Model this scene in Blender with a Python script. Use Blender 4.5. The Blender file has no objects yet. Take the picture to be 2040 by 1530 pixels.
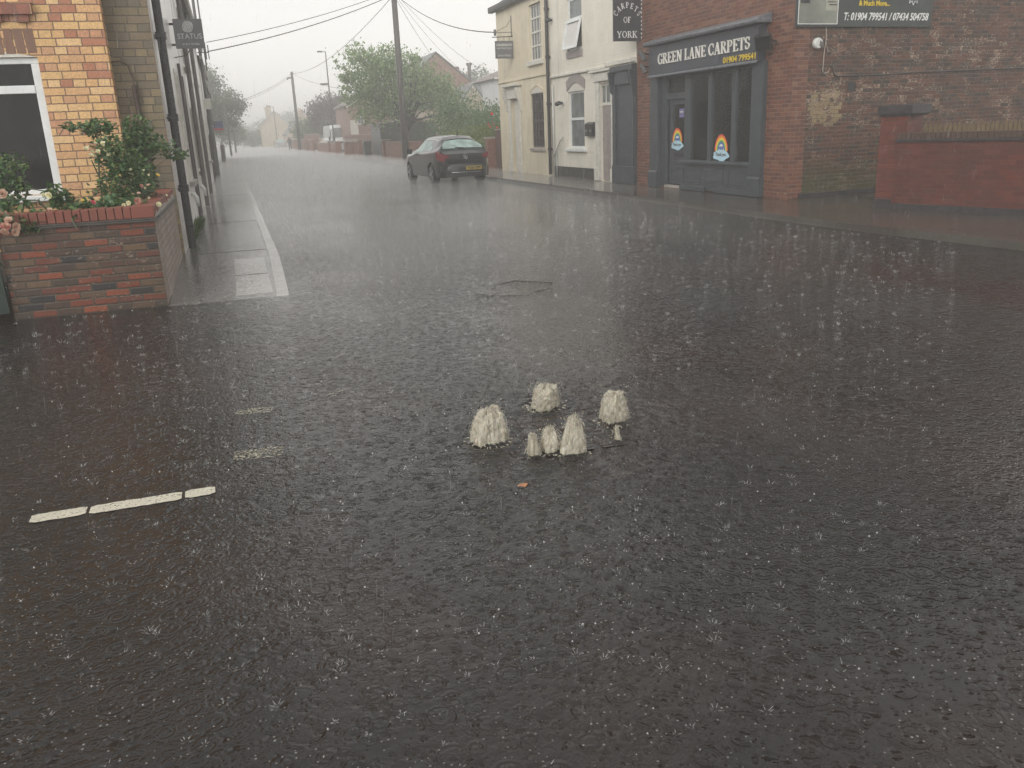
import bpy, math, random
import numpy as np
from mathutils import Vector, Matrix, noise as mnoise
R = math.radians
sc = bpy.context.scene
COL = sc.collection

# ------------------------------------------------------------------ camera
cam = bpy.data.objects.new("camera", bpy.data.cameras.new("camera")); COL.objects.link(cam)
cam.data.sensor_width = 36.0; cam.data.lens = 1690/2040*36
cam.data.clip_start = 0.05; cam.data.clip_end = 2000
cam.matrix_world = Matrix(((0.95113, 0.12664, -0.28162, 0), (-0.30593, 0.26275, -0.91508, 0),
                           (-0.04190, 0.95652, 0.28865, 1.65), (0, 0, 0, 1)))
sc.camera = cam
# ------------------------------------------------------------------ sky, sun, exposure
w = bpy.data.worlds.new("World"); sc.world = w; w.use_nodes = True
nt = w.node_tree; nt.nodes.clear()
def wn(t, **k):
    n = nt.nodes.new(t)
    for a, b in k.items(): setattr(n, a, b)
    return n
out = wn('ShaderNodeOutputWorld'); add = wn('ShaderNodeAddShader')
sky = wn('ShaderNodeTexSky', sky_type='NISHITA', sun_disc=False)
sky.sun_elevation = R(21); sky.sun_rotation = R(226); sky.dust_density = 4
hs = wn('ShaderNodeHueSaturation'); hs.inputs['Saturation'].default_value = .12
b1 = wn('ShaderNodeBackground'); b1.inputs['Strength'].default_value = .05
nt.links.new(sky.outputs[0], hs.inputs['Color']); nt.links.new(hs.outputs[0], b1.inputs['Color'])
tc = wn('ShaderNodeTexCoord'); sx = wn('ShaderNodeSeparateXYZ'); rp = wn('ShaderNodeValToRGB')
nt.links.new(tc.outputs['Generated'], sx.inputs[0]); nt.links.new(sx.outputs[2], rp.inputs[0])
rp.color_ramp.elements[0].position = 0.0; rp.color_ramp.elements[0].color = (1.2, 1.17, 1.12, 1)
rp.color_ramp.elements[1].position = 1.0; rp.color_ramp.elements[1].color = (1.10, 1.09, 1.06, 1)
e = rp.color_ramp.elements.new(.22); e.color = (.79, .775, .745, 1)
b2 = wn('ShaderNodeBackground'); b2.inputs['Strength'].default_value = 1.0
nt.links.new(rp.outputs[0], b2.inputs['Color'])
nt.links.new(b1.outputs[0], add.inputs[0]); nt.links.new(b2.outputs[0], add.inputs[1]); nt.links.new(add.outputs[0], out.inputs[0])
sun = bpy.data.objects.new("sun", bpy.data.lights.new("sun", 'SUN')); COL.objects.link(sun)
sun.data.energy = 1.5; sun.data.angle = R(50); sun.data.color = (1, .97, .92)
sun.rotation_euler = (R(69), 0, R(-46))
sc.view_settings.view_transform = 'Standard'; sc.view_settings.look = 'None'
sc.view_settings.exposure = 0.0; sc.view_settings.gamma = 1
try:
    sc.cycles.volume_bounces = 6; sc.cycles.transparent_max_bounces = 24
    sc.cycles.use_denoising = True; sc.cycles.max_bounces = 8
except Exception: pass

# ------------------------------------------------------------------ helpers
class MB:
    def __init__(s): s.v = []; s.f = []
    def quad(s, a, b, c, d):
        n = len(s.v); s.v += [a, b, c, d]; s.f.append((n, n+1, n+2, n+3)); return s
    def tri(s, a, b, c):
        n = len(s.v); s.v += [a, b, c]; s.f.append((n, n+1, n+2)); return s
    def box(s, x0, x1, y0, y1, z0, z1):
        n = len(s.v)
        s.v += [(x0,y0,z0),(x1,y0,z0),(x1,y1,z0),(x0,y1,z0),(x0,y0,z1),(x1,y0,z1),(x1,y1,z1),(x0,y1,z1)]
        s.f += [(n+a, n+b, n+c, n+d) for a,b,c,d in ((0,3,2,1),(4,5,6,7),(0,1,5,4),(1,2,6,5),(2,3,7,6),(3,0,4,7))]
        return s
    def prism(s, pts, a0, a1, ax='y'):
        """polygon in the two other axes, extruded along ax"""
        n = len(s.v); k = len(pts)
        def mk(p, a):
            return {'y': (p[0], a, p[1]), 'x': (a, p[0], p[1]), 'z': (p[0], p[1], a)}[ax]
        s.v += [mk(p, a0) for p in pts] + [mk(p, a1) for p in pts]
        s.f.append(tuple(range(n, n+k))); s.f.append(tuple(range(n+2*k-1, n+k-1, -1)))
        for i in range(k): s.f.append((n+(i+1)%k, n+i, n+k+i, n+k+(i+1)%k))
        return s
    def tube(s, pts, r, k=8, cap=True):
        pts = [Vector(p) for p in pts]; rr = r if isinstance(r, (list, tuple)) else [r]*len(pts)
        n = len(s.v)
        for i, p in enumerate(pts):
            d = (pts[min(i+1, len(pts)-1)] - pts[max(i-1, 0)]).normalized()
            a = d.cross(Vector((0, 0, 1)) if abs(d.z) < .9 else Vector((1, 0, 0))).normalized(); b = d.cross(a)
            for j in range(k):
                t = 2*math.pi*j/k; s.v.append(tuple(p + (a*math.cos(t) + b*math.sin(t))*rr[i]))
        for i in range(len(pts)-1):
            for j in range(k):
                s.f.append((n+i*k+j, n+i*k+(j+1)%k, n+(i+1)*k+(j+1)%k, n+(i+1)*k+j))
        if cap:
            s.f.append(tuple(range(n+k-1, n-1, -1))); m = n+(len(pts)-1)*k; s.f.append(tuple(range(m, m+k)))
        return s
    def grid(s, fn, nu, nv):
        n = len(s.v)
        for i in range(nu+1):
            for j in range(nv+1): s.v.append(tuple(fn(i/nu, j/nv)))
        for i in range(nu):
            for j in range(nv):
                a = n+i*(nv+1)+j; s.f.append((a, a+1, a+nv+2, a+nv+1))
        return s
    def wall(s, W, H, ops=(), y=0, depth=.12, x0=0, z0=0):
        """front face in the xz plane at y with holes (a,b,c,d) and reveals running back"""
        xs = sorted({x0, W} | {o[0] for o in ops} | {o[1] for o in ops}); zs = sorted({z0, H} | {o[2] for o in ops} | {o[3] for o in ops})
        for i in range(len(xs)-1):
            for j in range(len(zs)-1):
                cx = (xs[i]+xs[i+1])/2; cz = (zs[j]+zs[j+1])/2
                if any(o[0] < cx < o[1] and o[2] < cz < o[3] for o in ops): continue
                s.quad((xs[i], y, zs[j]), (xs[i+1], y, zs[j]), (xs[i+1], y, zs[j+1]), (xs[i], y, zs[j+1]))
        for a, b, c, d in ops:
            q = y+depth
            s.quad((a, y, c), (a, y, d), (a, q, d), (a, q, c)); s.quad((b, y, c), (b, q, c), (b, q, d), (b, y, d))
            s.quad((a, y, d), (b, y, d), (b, q, d), (a, q, d)); s.quad((a, y, c), (a, q, c), (b, q, c), (b, y, c))
        return s

def tag(o, label=None, cat=None, group=None, kind=None):
    if label: o['label'] = label
    if cat: o['category'] = cat
    if group: o['group'] = group
    if kind: o['kind'] = kind
    return o
def obj(name, mb, mat, parent=None, smooth=False, bevel=0, loc=None, rot=None):
    me = bpy.data.meshes.new(name)
    if isinstance(mb, MB): me.from_pydata(mb.v, [], mb.f)
    else: me = mb
    if mat is not None and not me.materials: me.materials.append(mat)
    if smooth: me.polygons.foreach_set('use_smooth', [True]*len(me.polygons))
    me.update()
    o = bpy.data.objects.new(name, me); COL.objects.link(o)
    if parent: o.parent = parent
    if loc: o.location = loc
    if rot: o.rotation_euler = rot
    if bevel:
        m = o.modifiers.new('bevel', 'BEVEL'); m.width = bevel; m.segments = 2; m.limit_method = 'ANGLE'
    return o
def thing(name, label, cat, loc=(0,0,0), rz=0, group=None):
    o = bpy.data.objects.new(name, None); COL.objects.link(o); o.empty_display_size = .2
    o.location = loc; o.rotation_euler = (0, 0, rz)
    return tag(o, label, cat, group)
def struct(name, mb, mat, **k): return tag(obj(name, mb, mat, **k), kind='structure')
def dup(root, label=None, group=None):
    c = root.copy(); COL.objects.link(c)
    if label: c['label'] = label
    if group: c['group'] = group
    for ch in list(root.children):
        d = ch.copy(); COL.objects.link(d); d.parent = c
        for g in list(ch.children):
            h = g.copy(); COL.objects.link(h); h.parent = d
    return c

# ------------------------------------------------------------------ node DSL
class NT:
    def __init__(s, name):
        s.m = bpy.data.materials.new(name); s.m.use_nodes = True; s.t = s.m.node_tree
        s.b = s.t.nodes['Principled BSDF']; s.o = s.t.nodes['Material Output']
    def link(s, a, b): s.t.links.new(a, b)
    def put(s, sock, v):
        if v is None: return
        if hasattr(v, 'is_output'): s.link(v, sock)
        else:
            if isinstance(v, tuple) and len(v) == 3 and sock.type == 'RGBA': v = (*v, 1)
            sock.default_value = v
    def n(s, t, props=None, **ins):
        n = s.t.nodes.new('ShaderNode'+t)
        for a, b in (props or {}).items(): setattr(n, a, b)
        for k, v in ins.items():
            k = k.replace('_', ' ') if not k.startswith('i') or not k[1:].isdigit() else int(k[1:])
            s.put(n.inputs[k], v)
        return n
    def m_(s, op, a, b=None, c=None, clamp=False):
        n = s.n('Math', {'operation': op, 'use_clamp': clamp}, i0=a, i1=b, i2=c); return n.outputs[0]
    def mix(s, f, a, b, mode='MIX'):
        n = s.n('Mix', {'data_type': 'RGBA', 'blend_type': mode, 'clamp_factor': True})
        s.put(n.inputs[0], f); s.put(n.inputs[6], a); s.put(n.inputs[7], b); return n.outputs[2]
    def noise(s, vec, scale, detail=4, rough=.55, dist=0, col=False):
        n = s.n('TexNoise', None, Vector=vec, Scale=scale, Detail=detail, Roughness=rough, Distortion=dist)
        return n.outputs[1 if col else 0]
    def mr(s, v, a, b, c=0., d=1., smooth=False):
        n = s.n('MapRange', {'interpolation_type': 'SMOOTHSTEP' if smooth else 'LINEAR'}, i0=v, i1=a, i2=b, i3=c, i4=d); return n.outputs[0]
    def ramp(s, v, stops, const=False):
        n = s.t.nodes.new('ShaderNodeValToRGB'); r = n.color_ramp
        if const: r.interpolation = 'CONSTANT'
        while len(r.elements) > 1: r.elements.remove(r.elements[-1])
        r.elements[0].position = stops[0][0]; r.elements[0].color = (*stops[0][1], 1)
        for p, c in stops[1:]:
            e = r.elements.new(p); e.color = (*c, 1)
        s.put(n.inputs[0], v); return n.outputs[0]
    def vec(s, x, y, z=0.): return s.n('CombineXYZ', None, i0=x, i1=y, i2=z).outputs[0]
    def bump(s, h, strength=1., dist=.01, normal=None):
        n = s.n('Bump', None, Strength=strength, Distance=dist, Height=h)
        if normal is not None: s.link(normal, n.inputs['Normal'])
        return n.outputs[0]
    def set(s, **k):
        for a, b in k.items(): s.put(s.b.inputs[a.replace('_', ' ')], b)
        return s
    def objc(s): return s.n('TexCoord').outputs['Object']
    def sep(s, v):
        n = s.n('SeparateXYZ', None, i0=v); return n.outputs

def plain(name, col, rough=.5, metal=0., var=.12, scale=6., bump=.0, **k):
    t = NT(name); c = t.objc()
    f = t.mr(t.noise(c, scale, 5), .3, .7, 1-var, 1+var)
    t.set(Base_Color=t.mix(1., col, t.vec(f, f, f), 'MULTIPLY'), Roughness=t.mr(t.noise(c, scale*2.3, 3), .3, .7, rough*.8, min(1, rough*1.2)), Metallic=metal, **k)
    if bump: t.set(Normal=t.bump(t.noise(c, scale*8, 4), .5, bump))
    return t.m

def brick(name, cols, mortar, h=.075, L=.225, mw=.010, header=0, grime=.35, gcol=(.05,.045,.035), paint=None,
          spall=0., spallcol=(.45,.42,.36), algae=0., coat=0., rough=.55, bumpd=.006, patch=None, irr=.004, top=None):
    t = NT(name); oc = t.objc(); nrm = t.sep(t.n('TexCoord').outputs['Normal']); p = t.sep(oc)
    side = t.m_('GREATER_THAN', t.m_('ABSOLUTE', nrm[0]), .7)
    flat = t.m_('GREATER_THAN', t.m_('ABSOLUTE', nrm[2]), .7)
    wob = t.sep(t.noise(oc, 9., 2, col=True))
    u = t.m_('ADD', t.m_('MULTIPLY', p[0], t.m_('SUBTRACT', 1., side)), t.m_('MULTIPLY', p[1], side))
    u = t.m_('ADD', u, t.m_('MULTIPLY', t.m_('SUBTRACT', wob[0], .5), irr*2))
    v = t.m_('ADD', t.m_('MULTIPLY', p[2], t.m_('SUBTRACT', 1., flat)), t.m_('MULTIPLY', p[1], flat))
    v = t.m_('ADD', v, t.m_('MULTIPLY', t.m_('SUBTRACT', wob[1], .5), irr*2))
    rf = t.m_('DIVIDE', v, h); row = t.m_('FLOOR', rf); fv = t.m_('FRACT', rf)
    bw = L
    off = t.m_('MULTIPLY', t.m_('MODULO', t.m_('ABSOLUTE', row), 2.), .5)
    if header:
        hd = t.m_('LESS_THAN', t.m_('MODULO', t.m_('ABSOLUTE', row), float(header)), .5)
        bw = t.m_('SUBTRACT', L, t.m_('MULTIPLY', hd, L/2)); off = t.m_('ADD', off, t.m_('MULTIPLY', hd, .25))
    uf = t.m_('ADD', t.m_('DIVIDE', u, bw), off); colm = t.m_('FLOOR', uf); fu = t.m_('FRACT', uf)
    du = t.m_('MULTIPLY', t.m_('MINIMUM', fu, t.m_('SUBTRACT', 1., fu)), bw)
    dv = t.m_('MULTIPLY', t.m_('MINIMUM', fv, t.m_('SUBTRACT', 1., fv)), h)
    d = t.m_('MINIMUM', du, dv)
    d = t.m_('ADD', d, t.m_('MULTIPLY', t.m_('SUBTRACT', t.noise(oc, 60., 3), .5), mw*.8))
    mask = t.mr(d, mw*.3, mw*.8, smooth=True)
    wn_ = t.n('TexWhiteNoise', {'noise_dimensions': '2D'}, Vector=t.vec(colm, row)).outputs[0]
    bc = t.ramp(wn_, [(i/len(cols), c) for i, c in enumerate(cols)], const=True)
    if patch:   # region (x0,x1,z0,z1,colour): repaired or painted area with its own bricks
        x0, x1, z0, z1, pc = patch
        pw = t.m_('MULTIPLY', t.m_('SUBTRACT', t.noise(t.vec(colm, row), .9, 2), .5), .8)
        u_, v_ = u, v; u = t.m_('ADD', u, pw); v = t.m_('ADD', v, t.m_('MULTIPLY', pw, .7))
        inx = t.m_('MULTIPLY', t.m_('GREATER_THAN', u, x0), t.m_('LESS_THAN', u, x1)); inz = t.m_('MULTIPLY', t.m_('GREATER_THAN', v, z0), t.m_('LESS_THAN', v, z1))
        pf = t.m_('MULTIPLY', t.m_('MULTIPLY', inx, inz), t.mr(t.noise(oc, 5., 3), .4, .5))
        bc = t.mix(t.m_('MULTIPLY', pf, .8), bc, pc); u, v = u_, v_
    fn = t.mr(t.noise(oc, 45., 5, .65), .25, .75, .65, 1.3)
    bc = t.mix(1., bc, t.vec(fn, fn, fn), 'MULTIPLY')
    c = t.mix(mask, mortar, bc)
    if paint:
        pm = t.mr(t.noise(oc, 3.2, 6, .7), .68, .74)
        pn = t.mr(t.noise(oc, 1.3, 5), .3, .7, .86, 1.06)
        pcx = t.mix(1., paint, t.vec(pn, pn, pn), 'MULTIPLY')
        pcx = t.mix(t.m_('SUBTRACT', 1., mask), pcx, tuple(a*.88 for a in paint))
        c = t.mix(pm, pcx, c)
    if spall:
        sp = t.mr(t.m_('ADD', t.m_('ADD', t.noise(t.n('Mapping', None, Vector=oc, Scale=(1., 1., 1.9)).outputs[0], 19., 5, .7), t.m_('MULTIPLY', t.m_('SUBTRACT', t.n('TexWhiteNoise', {'noise_dimensions': '2D'}, Vector=t.vec(row, colm)).outputs[0], .5), .16)), t.m_('MULTIPLY', t.noise(oc, 1.3, 3), .40)), .96-spall*.2, 1.0-spall*.2)
        c = t.mix(sp, c, spallcol)
    g1 = t.mr(t.noise(t.n('Mapping', None, Vector=oc, Scale=(1.4, 1.4, .45)).outputs[0], 1.6, 6, .65), .38, .72)
    c = t.mix(t.m_('MULTIPLY', g1, grime), c, gcol)
    if algae:
        al = t.m_('MULTIPLY', t.mr(t.m_('ADD', p[2], t.m_('MULTIPLY', t.noise(oc, 2.2, 4), .9)), .55, 1.35, 1., 0.), algae)
        c = t.mix(al, c, (.045, .05, .012))
    if top:
        c = t.mix(t.mr(t.m_('ADD', p[2], t.m_('MULTIPLY', t.noise(oc, 1.5, 4), .8)), top[0], top[1]), c, top[2])
    hgt = t.m_('ADD', t.m_('MULTIPLY', mask, .8), t.m_('MULTIPLY', t.noise(oc, 70., 5, .7), .5))
    t.set(Base_Color=c, Roughness=t.mr(t.noise(oc, 5., 4), .3, .7, rough*.7, rough*1.2), Normal=t.bump(hgt, .8, bumpd), Coat_Weight=coat, Coat_Roughness=.28)
    return t.m

# ---- water film / asphalt
def ripple_nodes(t, amt=1.):
    pc = t.n('NewGeometry').outputs['Position']; p = t.sep(pc)
    tot = None
    for k, (sc_, fr, am) in enumerate(((7.5, 34., 1.), (12., 30., .8), (19., 26., .6))):
        wv = t.vec(t.m_('ADD', p[0], 3.7*k), t.m_('ADD', p[1], 1.9*k))
        vo = t.n('TexVoronoi', {'voronoi_dimensions': '2D'}, Vector=wv, Scale=sc_)
        ph = t.sep(vo.outputs['Color'])
        d = vo.outputs['Distance']; age = ph[0]
        x = t.m_('SUBTRACT', t.m_('MULTIPLY', d, fr), t.m_('MULTIPLY', age, 14.))
        env = t.m_('MULTIPLY', t.m_('EXPONENT', t.m_('MULTIPLY', t.m_('ABSOLUTE', x), -.33)), t.mr(d, .35, .62, 1., 0.))
        h = t.m_('MULTIPLY', t.m_('MULTIPLY', t.m_('SINE', x), env), am/sc_)
        tot = h if tot is None else t.m_('ADD', tot, h)
    fl = t.m_('ADD', t.m_('MULTIPLY', t.noise(t.n('Mapping', None, Vector=pc, Rotation=(0, 0, .5), Scale=(1., 2., 1.)).outputs[0], 6., 4, .6, .8), .085), t.m_('ADD', t.m_('MULTIPLY', t.noise(pc, 23., 3, .6, .6), .042), t.m_('MULTIPLY', t.noise(pc, 60., 3, .7, .5), .016)))
    for k, (s_, dep) in enumerate(((9., .105), (14., .075), (23., .045))):   # little craters punched by the drops
        vo = t.n('TexVoronoi', {'voronoi_dimensions': '2D'}, Vector=t.vec(t.m_('ADD', p[0], 11.3+2.1*k), t.m_('ADD', p[1], 5.9*k)), Scale=s_)
        cc = t.sep(vo.outputs['Color']); rr_ = t.m_('DIVIDE', vo.outputs['Distance'], t.mr(cc[1], 0., 1., .06, .17))
        pit = t.m_('MULTIPLY', t.m_('EXPONENT', t.m_('MULTIPLY', t.m_('MULTIPLY', rr_, rr_), -1.)), t.m_('MULTIPLY', t.m_('GREATER_THAN', cc[2], .25), -dep))
        fl = t.m_('ADD', fl, pit)
    calm = t.mr(t.noise(t.n('Mapping', None, Vector=pc, Scale=(1., .55, 1.)).outputs[0], .42, 3), .36, .64, .45, 1.5)
    calm = t.m_('MULTIPLY', calm, t.mr(p[1], 8., 22., 1., .38, True))   # deeper, smoother standing water up the road
    return t.m_('MULTIPLY', t.m_('MULTIPLY', t.m_('ADD', t.m_('MULTIPLY', tot, .24), fl), amt), calm), pc, p

def asphalt(name, base=(.0088, .0083, .0078), tint=(.020, .0135, .0112), chips=.8, ripple=1., coat=1., rip_d=.09, patches=True):
    t = NT(name); h, pc, p = ripple_nodes(t, ripple)
    n1 = t.noise(pc, .55, 4, .6); n2 = t.noise(pc, 120., 3, .7)
    c = t.mix(t.mr(n1, .42, .66), base, tint)
    g = t.mr(n2, .3, .7, .55, 1.5); c = t.mix(1., c, t.vec(g, g, g), 'MULTIPLY')
    vo = t.n('TexVoronoi', {'voronoi_dimensions': '2D'}, Vector=pc, Scale=55.)
    rnd = t.sep(vo.outputs['Color'])
    cf = t.m_('MULTIPLY', t.m_('LESS_THAN', vo.outputs['Distance'], t.mr(rnd[1], 0., 1., .06, .22)), t.m_('GREATER_THAN', rnd[0], .88))
    cf = t.m_('MULTIPLY', cf, t.mr(t.noise(pc, 1.1, 3), .35, .6, .35, 1.))
    c = t.mix(t.m_('MULTIPLY', cf, chips), c, (.26, .25, .235))
    if patches:
        # one wandering seam running down the left of the junction
        lx = t.m_('ADD', t.m_('ADD', p[0], .30), t.m_('MULTIPLY', t.m_('SUBTRACT', 4.1, p[1]), .27))
        lx = t.m_('ABSOLUTE', t.m_('ADD', lx, t.m_('MULTIPLY', t.m_('SUBTRACT', t.noise(pc, 2.5, 4), .5), .10)))
        c = t.mix(t.m_('MULTIPLY', t.mr(lx, .004, .03, .7, 0.), t.mr(t.noise(pc, 3., 2), .45, .6)), c, (.006, .006, .006))
    t.set(Base_Color=c, Roughness=.62, Normal=t.bump(t.m_('ADD', n2, t.m_('MULTIPLY', cf, .6)), .7, .006))
    cn = t.bump(h, 1., rip_d)
    t.set(Coat_Weight=coat, Coat_Roughness=.07, Coat_IOR=1.39, Coat_Normal=cn)
    t.set(Specular_IOR_Level=0.)
    return t.m

M = {}
M['road'] = asphalt('wet_asphalt')
M['road2'] = asphalt('wet_pavement_asphalt', base=(.062,.052,.044), tint=(.085,.062,.048), chips=.2, ripple=.5, patches=False)
M['flag'] = asphalt('wet_concrete', base=(.15,.14,.13), tint=(.11,.10,.09), chips=.1, ripple=.45, patches=False)
M['kerb'] = asphalt('wet_kerb_stone', base=(.25,.24,.225), tint=(.19,.18,.165), chips=.1, ripple=.35, patches=False)
M['iron'] = asphalt('wet_iron', base=(.036,.024,.020), tint=(.030,.022,.019), chips=.0, ripple=1., patches=False)
def paintmark(name, col, wear):
    t = NT(name); h, pc, p = ripple_nodes(t, 1.)
    f = t.mr(t.noise(pc, 70., 5, .75), wear, wear+.07)
    c = col
    t.set(Base_Color=c, Alpha=f, Roughness=.5, Specular_IOR_Level=0., Coat_Weight=1., Coat_Roughness=.07, Coat_IOR=1.34, Coat_Normal=t.bump(h, 1., .09))
    return t.m
M['white_mark'] = paintmark('white_road_paint', (.52,.49,.40), .36)
M['worn_mark'] = paintmark('worn_road_paint', (.36,.33,.24), .51)
M['yellow_mark'] = paintmark('yellow_road_paint', (.20,.165,.08), .56)

# ---- walls
M['yellow_brick'] = brick('yellow_brick', [(.70,.44,.19),(.66,.39,.17),(.72,.47,.23),(.52,.26,.14),(.68,.43,.20),(.60,.34,.16),(.67,.42,.18),(.42,.17,.09),(.64,.37,.17),(.56,.31,.16)], (.17,.10,.06), h=.100, L=.300, mw=.012, grime=.18, gcol=(.14,.09,.05), header=2)
M['old_brown'] = brick('old_brown_brick', [(.20,.155,.085),(.165,.13,.08),(.24,.185,.10),(.145,.12,.08),(.19,.14,.085)], (.10,.08,.055), h=.103, L=.31, mw=.012, grime=.5, header=3)
M['pink_white'] = brick('limewashed_brick', [(.30,.22,.19),(.34,.25,.22),(.25,.18,.15)], (.20,.17,.15), h=.075, L=.225, mw=.010, grime=.35, gcol=(.16,.12,.10), paint=(.74,.69,.66), spall=.4, coat=.8)
M['red_garden'] = brick('mixed_red_garden_brick', [(.18,.040,.017),(.12,.032,.018),(.065,.034,.022),(.23,.052,.020),(.10,.056,.032),(.055,.033,.023),(.16,.037,.017),(.13,.075,.038),(.018,.016,.017),(.08,.034,.021),(.14,.035,.018)], (.055,.042,.028), h=.075, L=.235, mw=.016, grime=.5, gcol=(.036,.026,.018), spall=.45, spallcol=(.24,.18,.13), irr=.007)
M['pink_side'] = brick('worn_side_brick', [(.28,.21,.17),(.24,.18,.15),(.32,.24,.20)], (.20,.17,.14), mw=.016, grime=.45, gcol=(.11,.08,.06), spall=.6, spallcol=(.36,.32,.28))
M['coping'] = brick('red_coping_brick', [(.115,.030,.018),(.080,.026,.017),(.135,.033,.019),(.050,.026,.020)], (.2,.05,.03), h=5, L=.078, mw=.0, grime=.4, gcol=(.06,.045,.03))
M['tile'] = plain('creasing_tile', (.05,.042,.036), .5, var=.4)
M['cream_brick'] = brick('cream_painted_brick', [(.34,.25,.16),(.30,.20,.13)], (.26,.22,.16), mw=.008, grime=.30, gcol=(.27,.22,.14), paint=(.72,.64,.48), bumpd=.004)
M['white_brick'] = brick('white_painted_brick', [(.36,.30,.25),(.40,.35,.30)], (.30,.27,.24), mw=.008, grime=.22, gcol=(.45,.42,.35), paint=(.78,.74,.64), bumpd=.005)
M['shop_brick'] = brick('red_shop_brick', [(.150,.050,.026),(.125,.042,.023),(.17,.060,.033),(.115,.039,.023),(.195,.085,.050),(.10,.036,.023)], (.20,.125,.085), mw=.009, grime=.38, gcol=(.10,.05,.032), spall=.25, spallcol=(.42,.33,.25))
M['gable_brick'] = brick('weathered_gable_brick', [(.085,.028,.015),(.058,.022,.014),(.105,.035,.018),(.045,.024,.016),(.072,.025,.015),(.036,.021,.015),(.10,.040,.022)], (.125,.082,.054), mw=.010, grime=.5, gcol=(.024,.016,.011), spall=.82, spallcol=(.32,.24,.17), algae=.85, patch=(.45,1.15,1.45,2.07,(.30,.23,.11)), irr=.006, header=4)
M['red_wall'] = brick('painted_red_brick', [(.092,.020,.011),(.078,.018,.011),(.105,.023,.012)], (.14,.038,.024), mw=.004, grime=.5, gcol=(.045,.017,.013), bumpd=.004, rough=.5)
M['red_pier'] = brick('red_pier_brick', [(.105,.023,.013),(.09,.020,.012),(.12,.026,.014)], (.06,.02,.014), mw=.007, grime=.25, gcol=(.10,.025,.016), bumpd=.004)
M['far_brick'] = brick('far_red_brick', [(.26,.13,.10),(.22,.11,.085),(.28,.15,.11)], (.24,.18,.14), mw=.010, grime=.2)  # brick tones lightened, some distance haze is put into the colour
M['low_brick'] = brick('low_wall_brick', [(.24,.09,.055),(.20,.075,.045),(.27,.11,.07)], (.22,.14,.10), mw=.012, grime=.3)
M['render_grey'] = plain('grey_render', (.66,.64,.59), .5, var=.2, scale=1.5, bump=.004, Coat_Weight=.8, Coat_Roughness=.25)
M['render_cream'] = plain('cream_render', (.50,.43,.33), .7, var=.12, scale=1.2)
M['render_white'] = plain('white_render', (.62,.63,.63), .7, var=.08, scale=1.2)
M['render_pink'] = plain('pink_render', (.50,.40,.33), .7, var=.1, scale=1.2)
M['upvc'] = plain('white_window_plastic', (.70,.72,.72), .3, var=.06)
M['white_wood'] = plain('white_painted_wood', (.60,.58,.52), .45, var=.14, scale=9)
M['grey_sill'] = plain('grey_stone_sill', (.30,.27,.25), .5, var=.2)
M['mauve'] = plain('grey_mauve_paint', (.27,.235,.225), .4, var=.1)
M['dark_frame'] = plain('dark_aubergine_paint', (.07,.055,.06), .4, var=.15)
M['shop_grey'] = plain('slate_blue_paint', (.042,.051,.058), .38, var=.16, scale=4)
M['shop_grey2'] = plain('slate_blue_board', (.044,.049,.064), .35, var=.12, scale=3)
M['lead'] = plain('lead_flashing', (.17,.18,.20), .35, .4, var=.4, scale=12, bump=.01)
M['slate'] = plain('roof_slate', (.12,.12,.13), .45, var=.3, scale=5)
M['tiles'] = plain('brown_roof_tiles', (.14,.10,.085), .5, var=.3, scale=5)
M['black'] = plain('black_plastic', (.018,.017,.018), .35, var=.2)
M['pipe_black'] = plain('black_gloss_pipe', (.020,.018,.020), .3, var=.25, scale=14)
M['pipe_grey'] = plain('grey_pipe', (.10,.09,.085), .45, var=.3)
M['rust'] = plain('rusty_iron_pipe', (.055,.032,.024), .6, var=.5, scale=20)
M['cable'] = plain('cable_rubber', (.05,.045,.042), .6)
M['cable_w'] = plain('pale_cable', (.34,.30,.25), .6)
M['wood_pole'] = plain('weathered_wood_pole', (.058,.050,.044), .7, var=.35, scale=8)
M['steel_pole'] = plain('galvanised_steel', (.085,.083,.080), .45, .3, var=.25)
M['fence_dark'] = plain('dark_green_fence', (.045,.055,.040), .6, var=.3)
M['green_gate'] = plain('dark_green_gate', (.010,.020,.014), .4, var=.3)
M['brown_wood'] = plain('brown_gate_wood', (.085,.040,.030), .6, var=.4)
M['picket'] = plain('ochre_picket_wood', (.12,.08,.035), .6, var=.35)
M['stone_cap'] = plain('stone_coping', (.33,.29,.26), .55, var=.2)
M['dark_cap'] = plain('blue_black_engineering_brick', (.030,.026,.028), .4, var=.4, scale=14)
M['curtain'] = plain('net_curtain', (.42,.41,.38), .8, var=.18, scale=10)
M['blind'] = plain('white_roller_blind', (.60,.59,.56), .7, var=.05)
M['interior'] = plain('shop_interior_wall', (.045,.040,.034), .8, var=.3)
M['carpet'] = plain('rolled_carpets', (.14,.12,.10), .9, var=.4)
M['white_plastic'] = plain('white_plastic', (.55,.56,.53), .35)
M['letters_white'] = plain('white_lettering', (.72,.70,.64), .4, var=.04)
M['letters_grey'] = plain('grey_lettering', (.68,.68,.67), .5, var=.08)
M['letters_yellow'] = plain('yellow_lettering', (.62,.44,.025), .4, var=.05)
M['sign_dark'] = plain('dark_sign_board', (.040,.042,.048), .35, var=.15)
M['sign_slate'] = plain('slate_sign_board', (.15,.153,.16), .35, var=.15)
M['bill_green'] = plain('dark_green_board', (.032,.040,.037), .35, var=.15)
M['for_sale_blue'] = plain('blue_sale_board', (.07,.08,.20), .4)
M['for_sale_red'] = plain('red_sale_board', (.50,.05,.05), .4)
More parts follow.
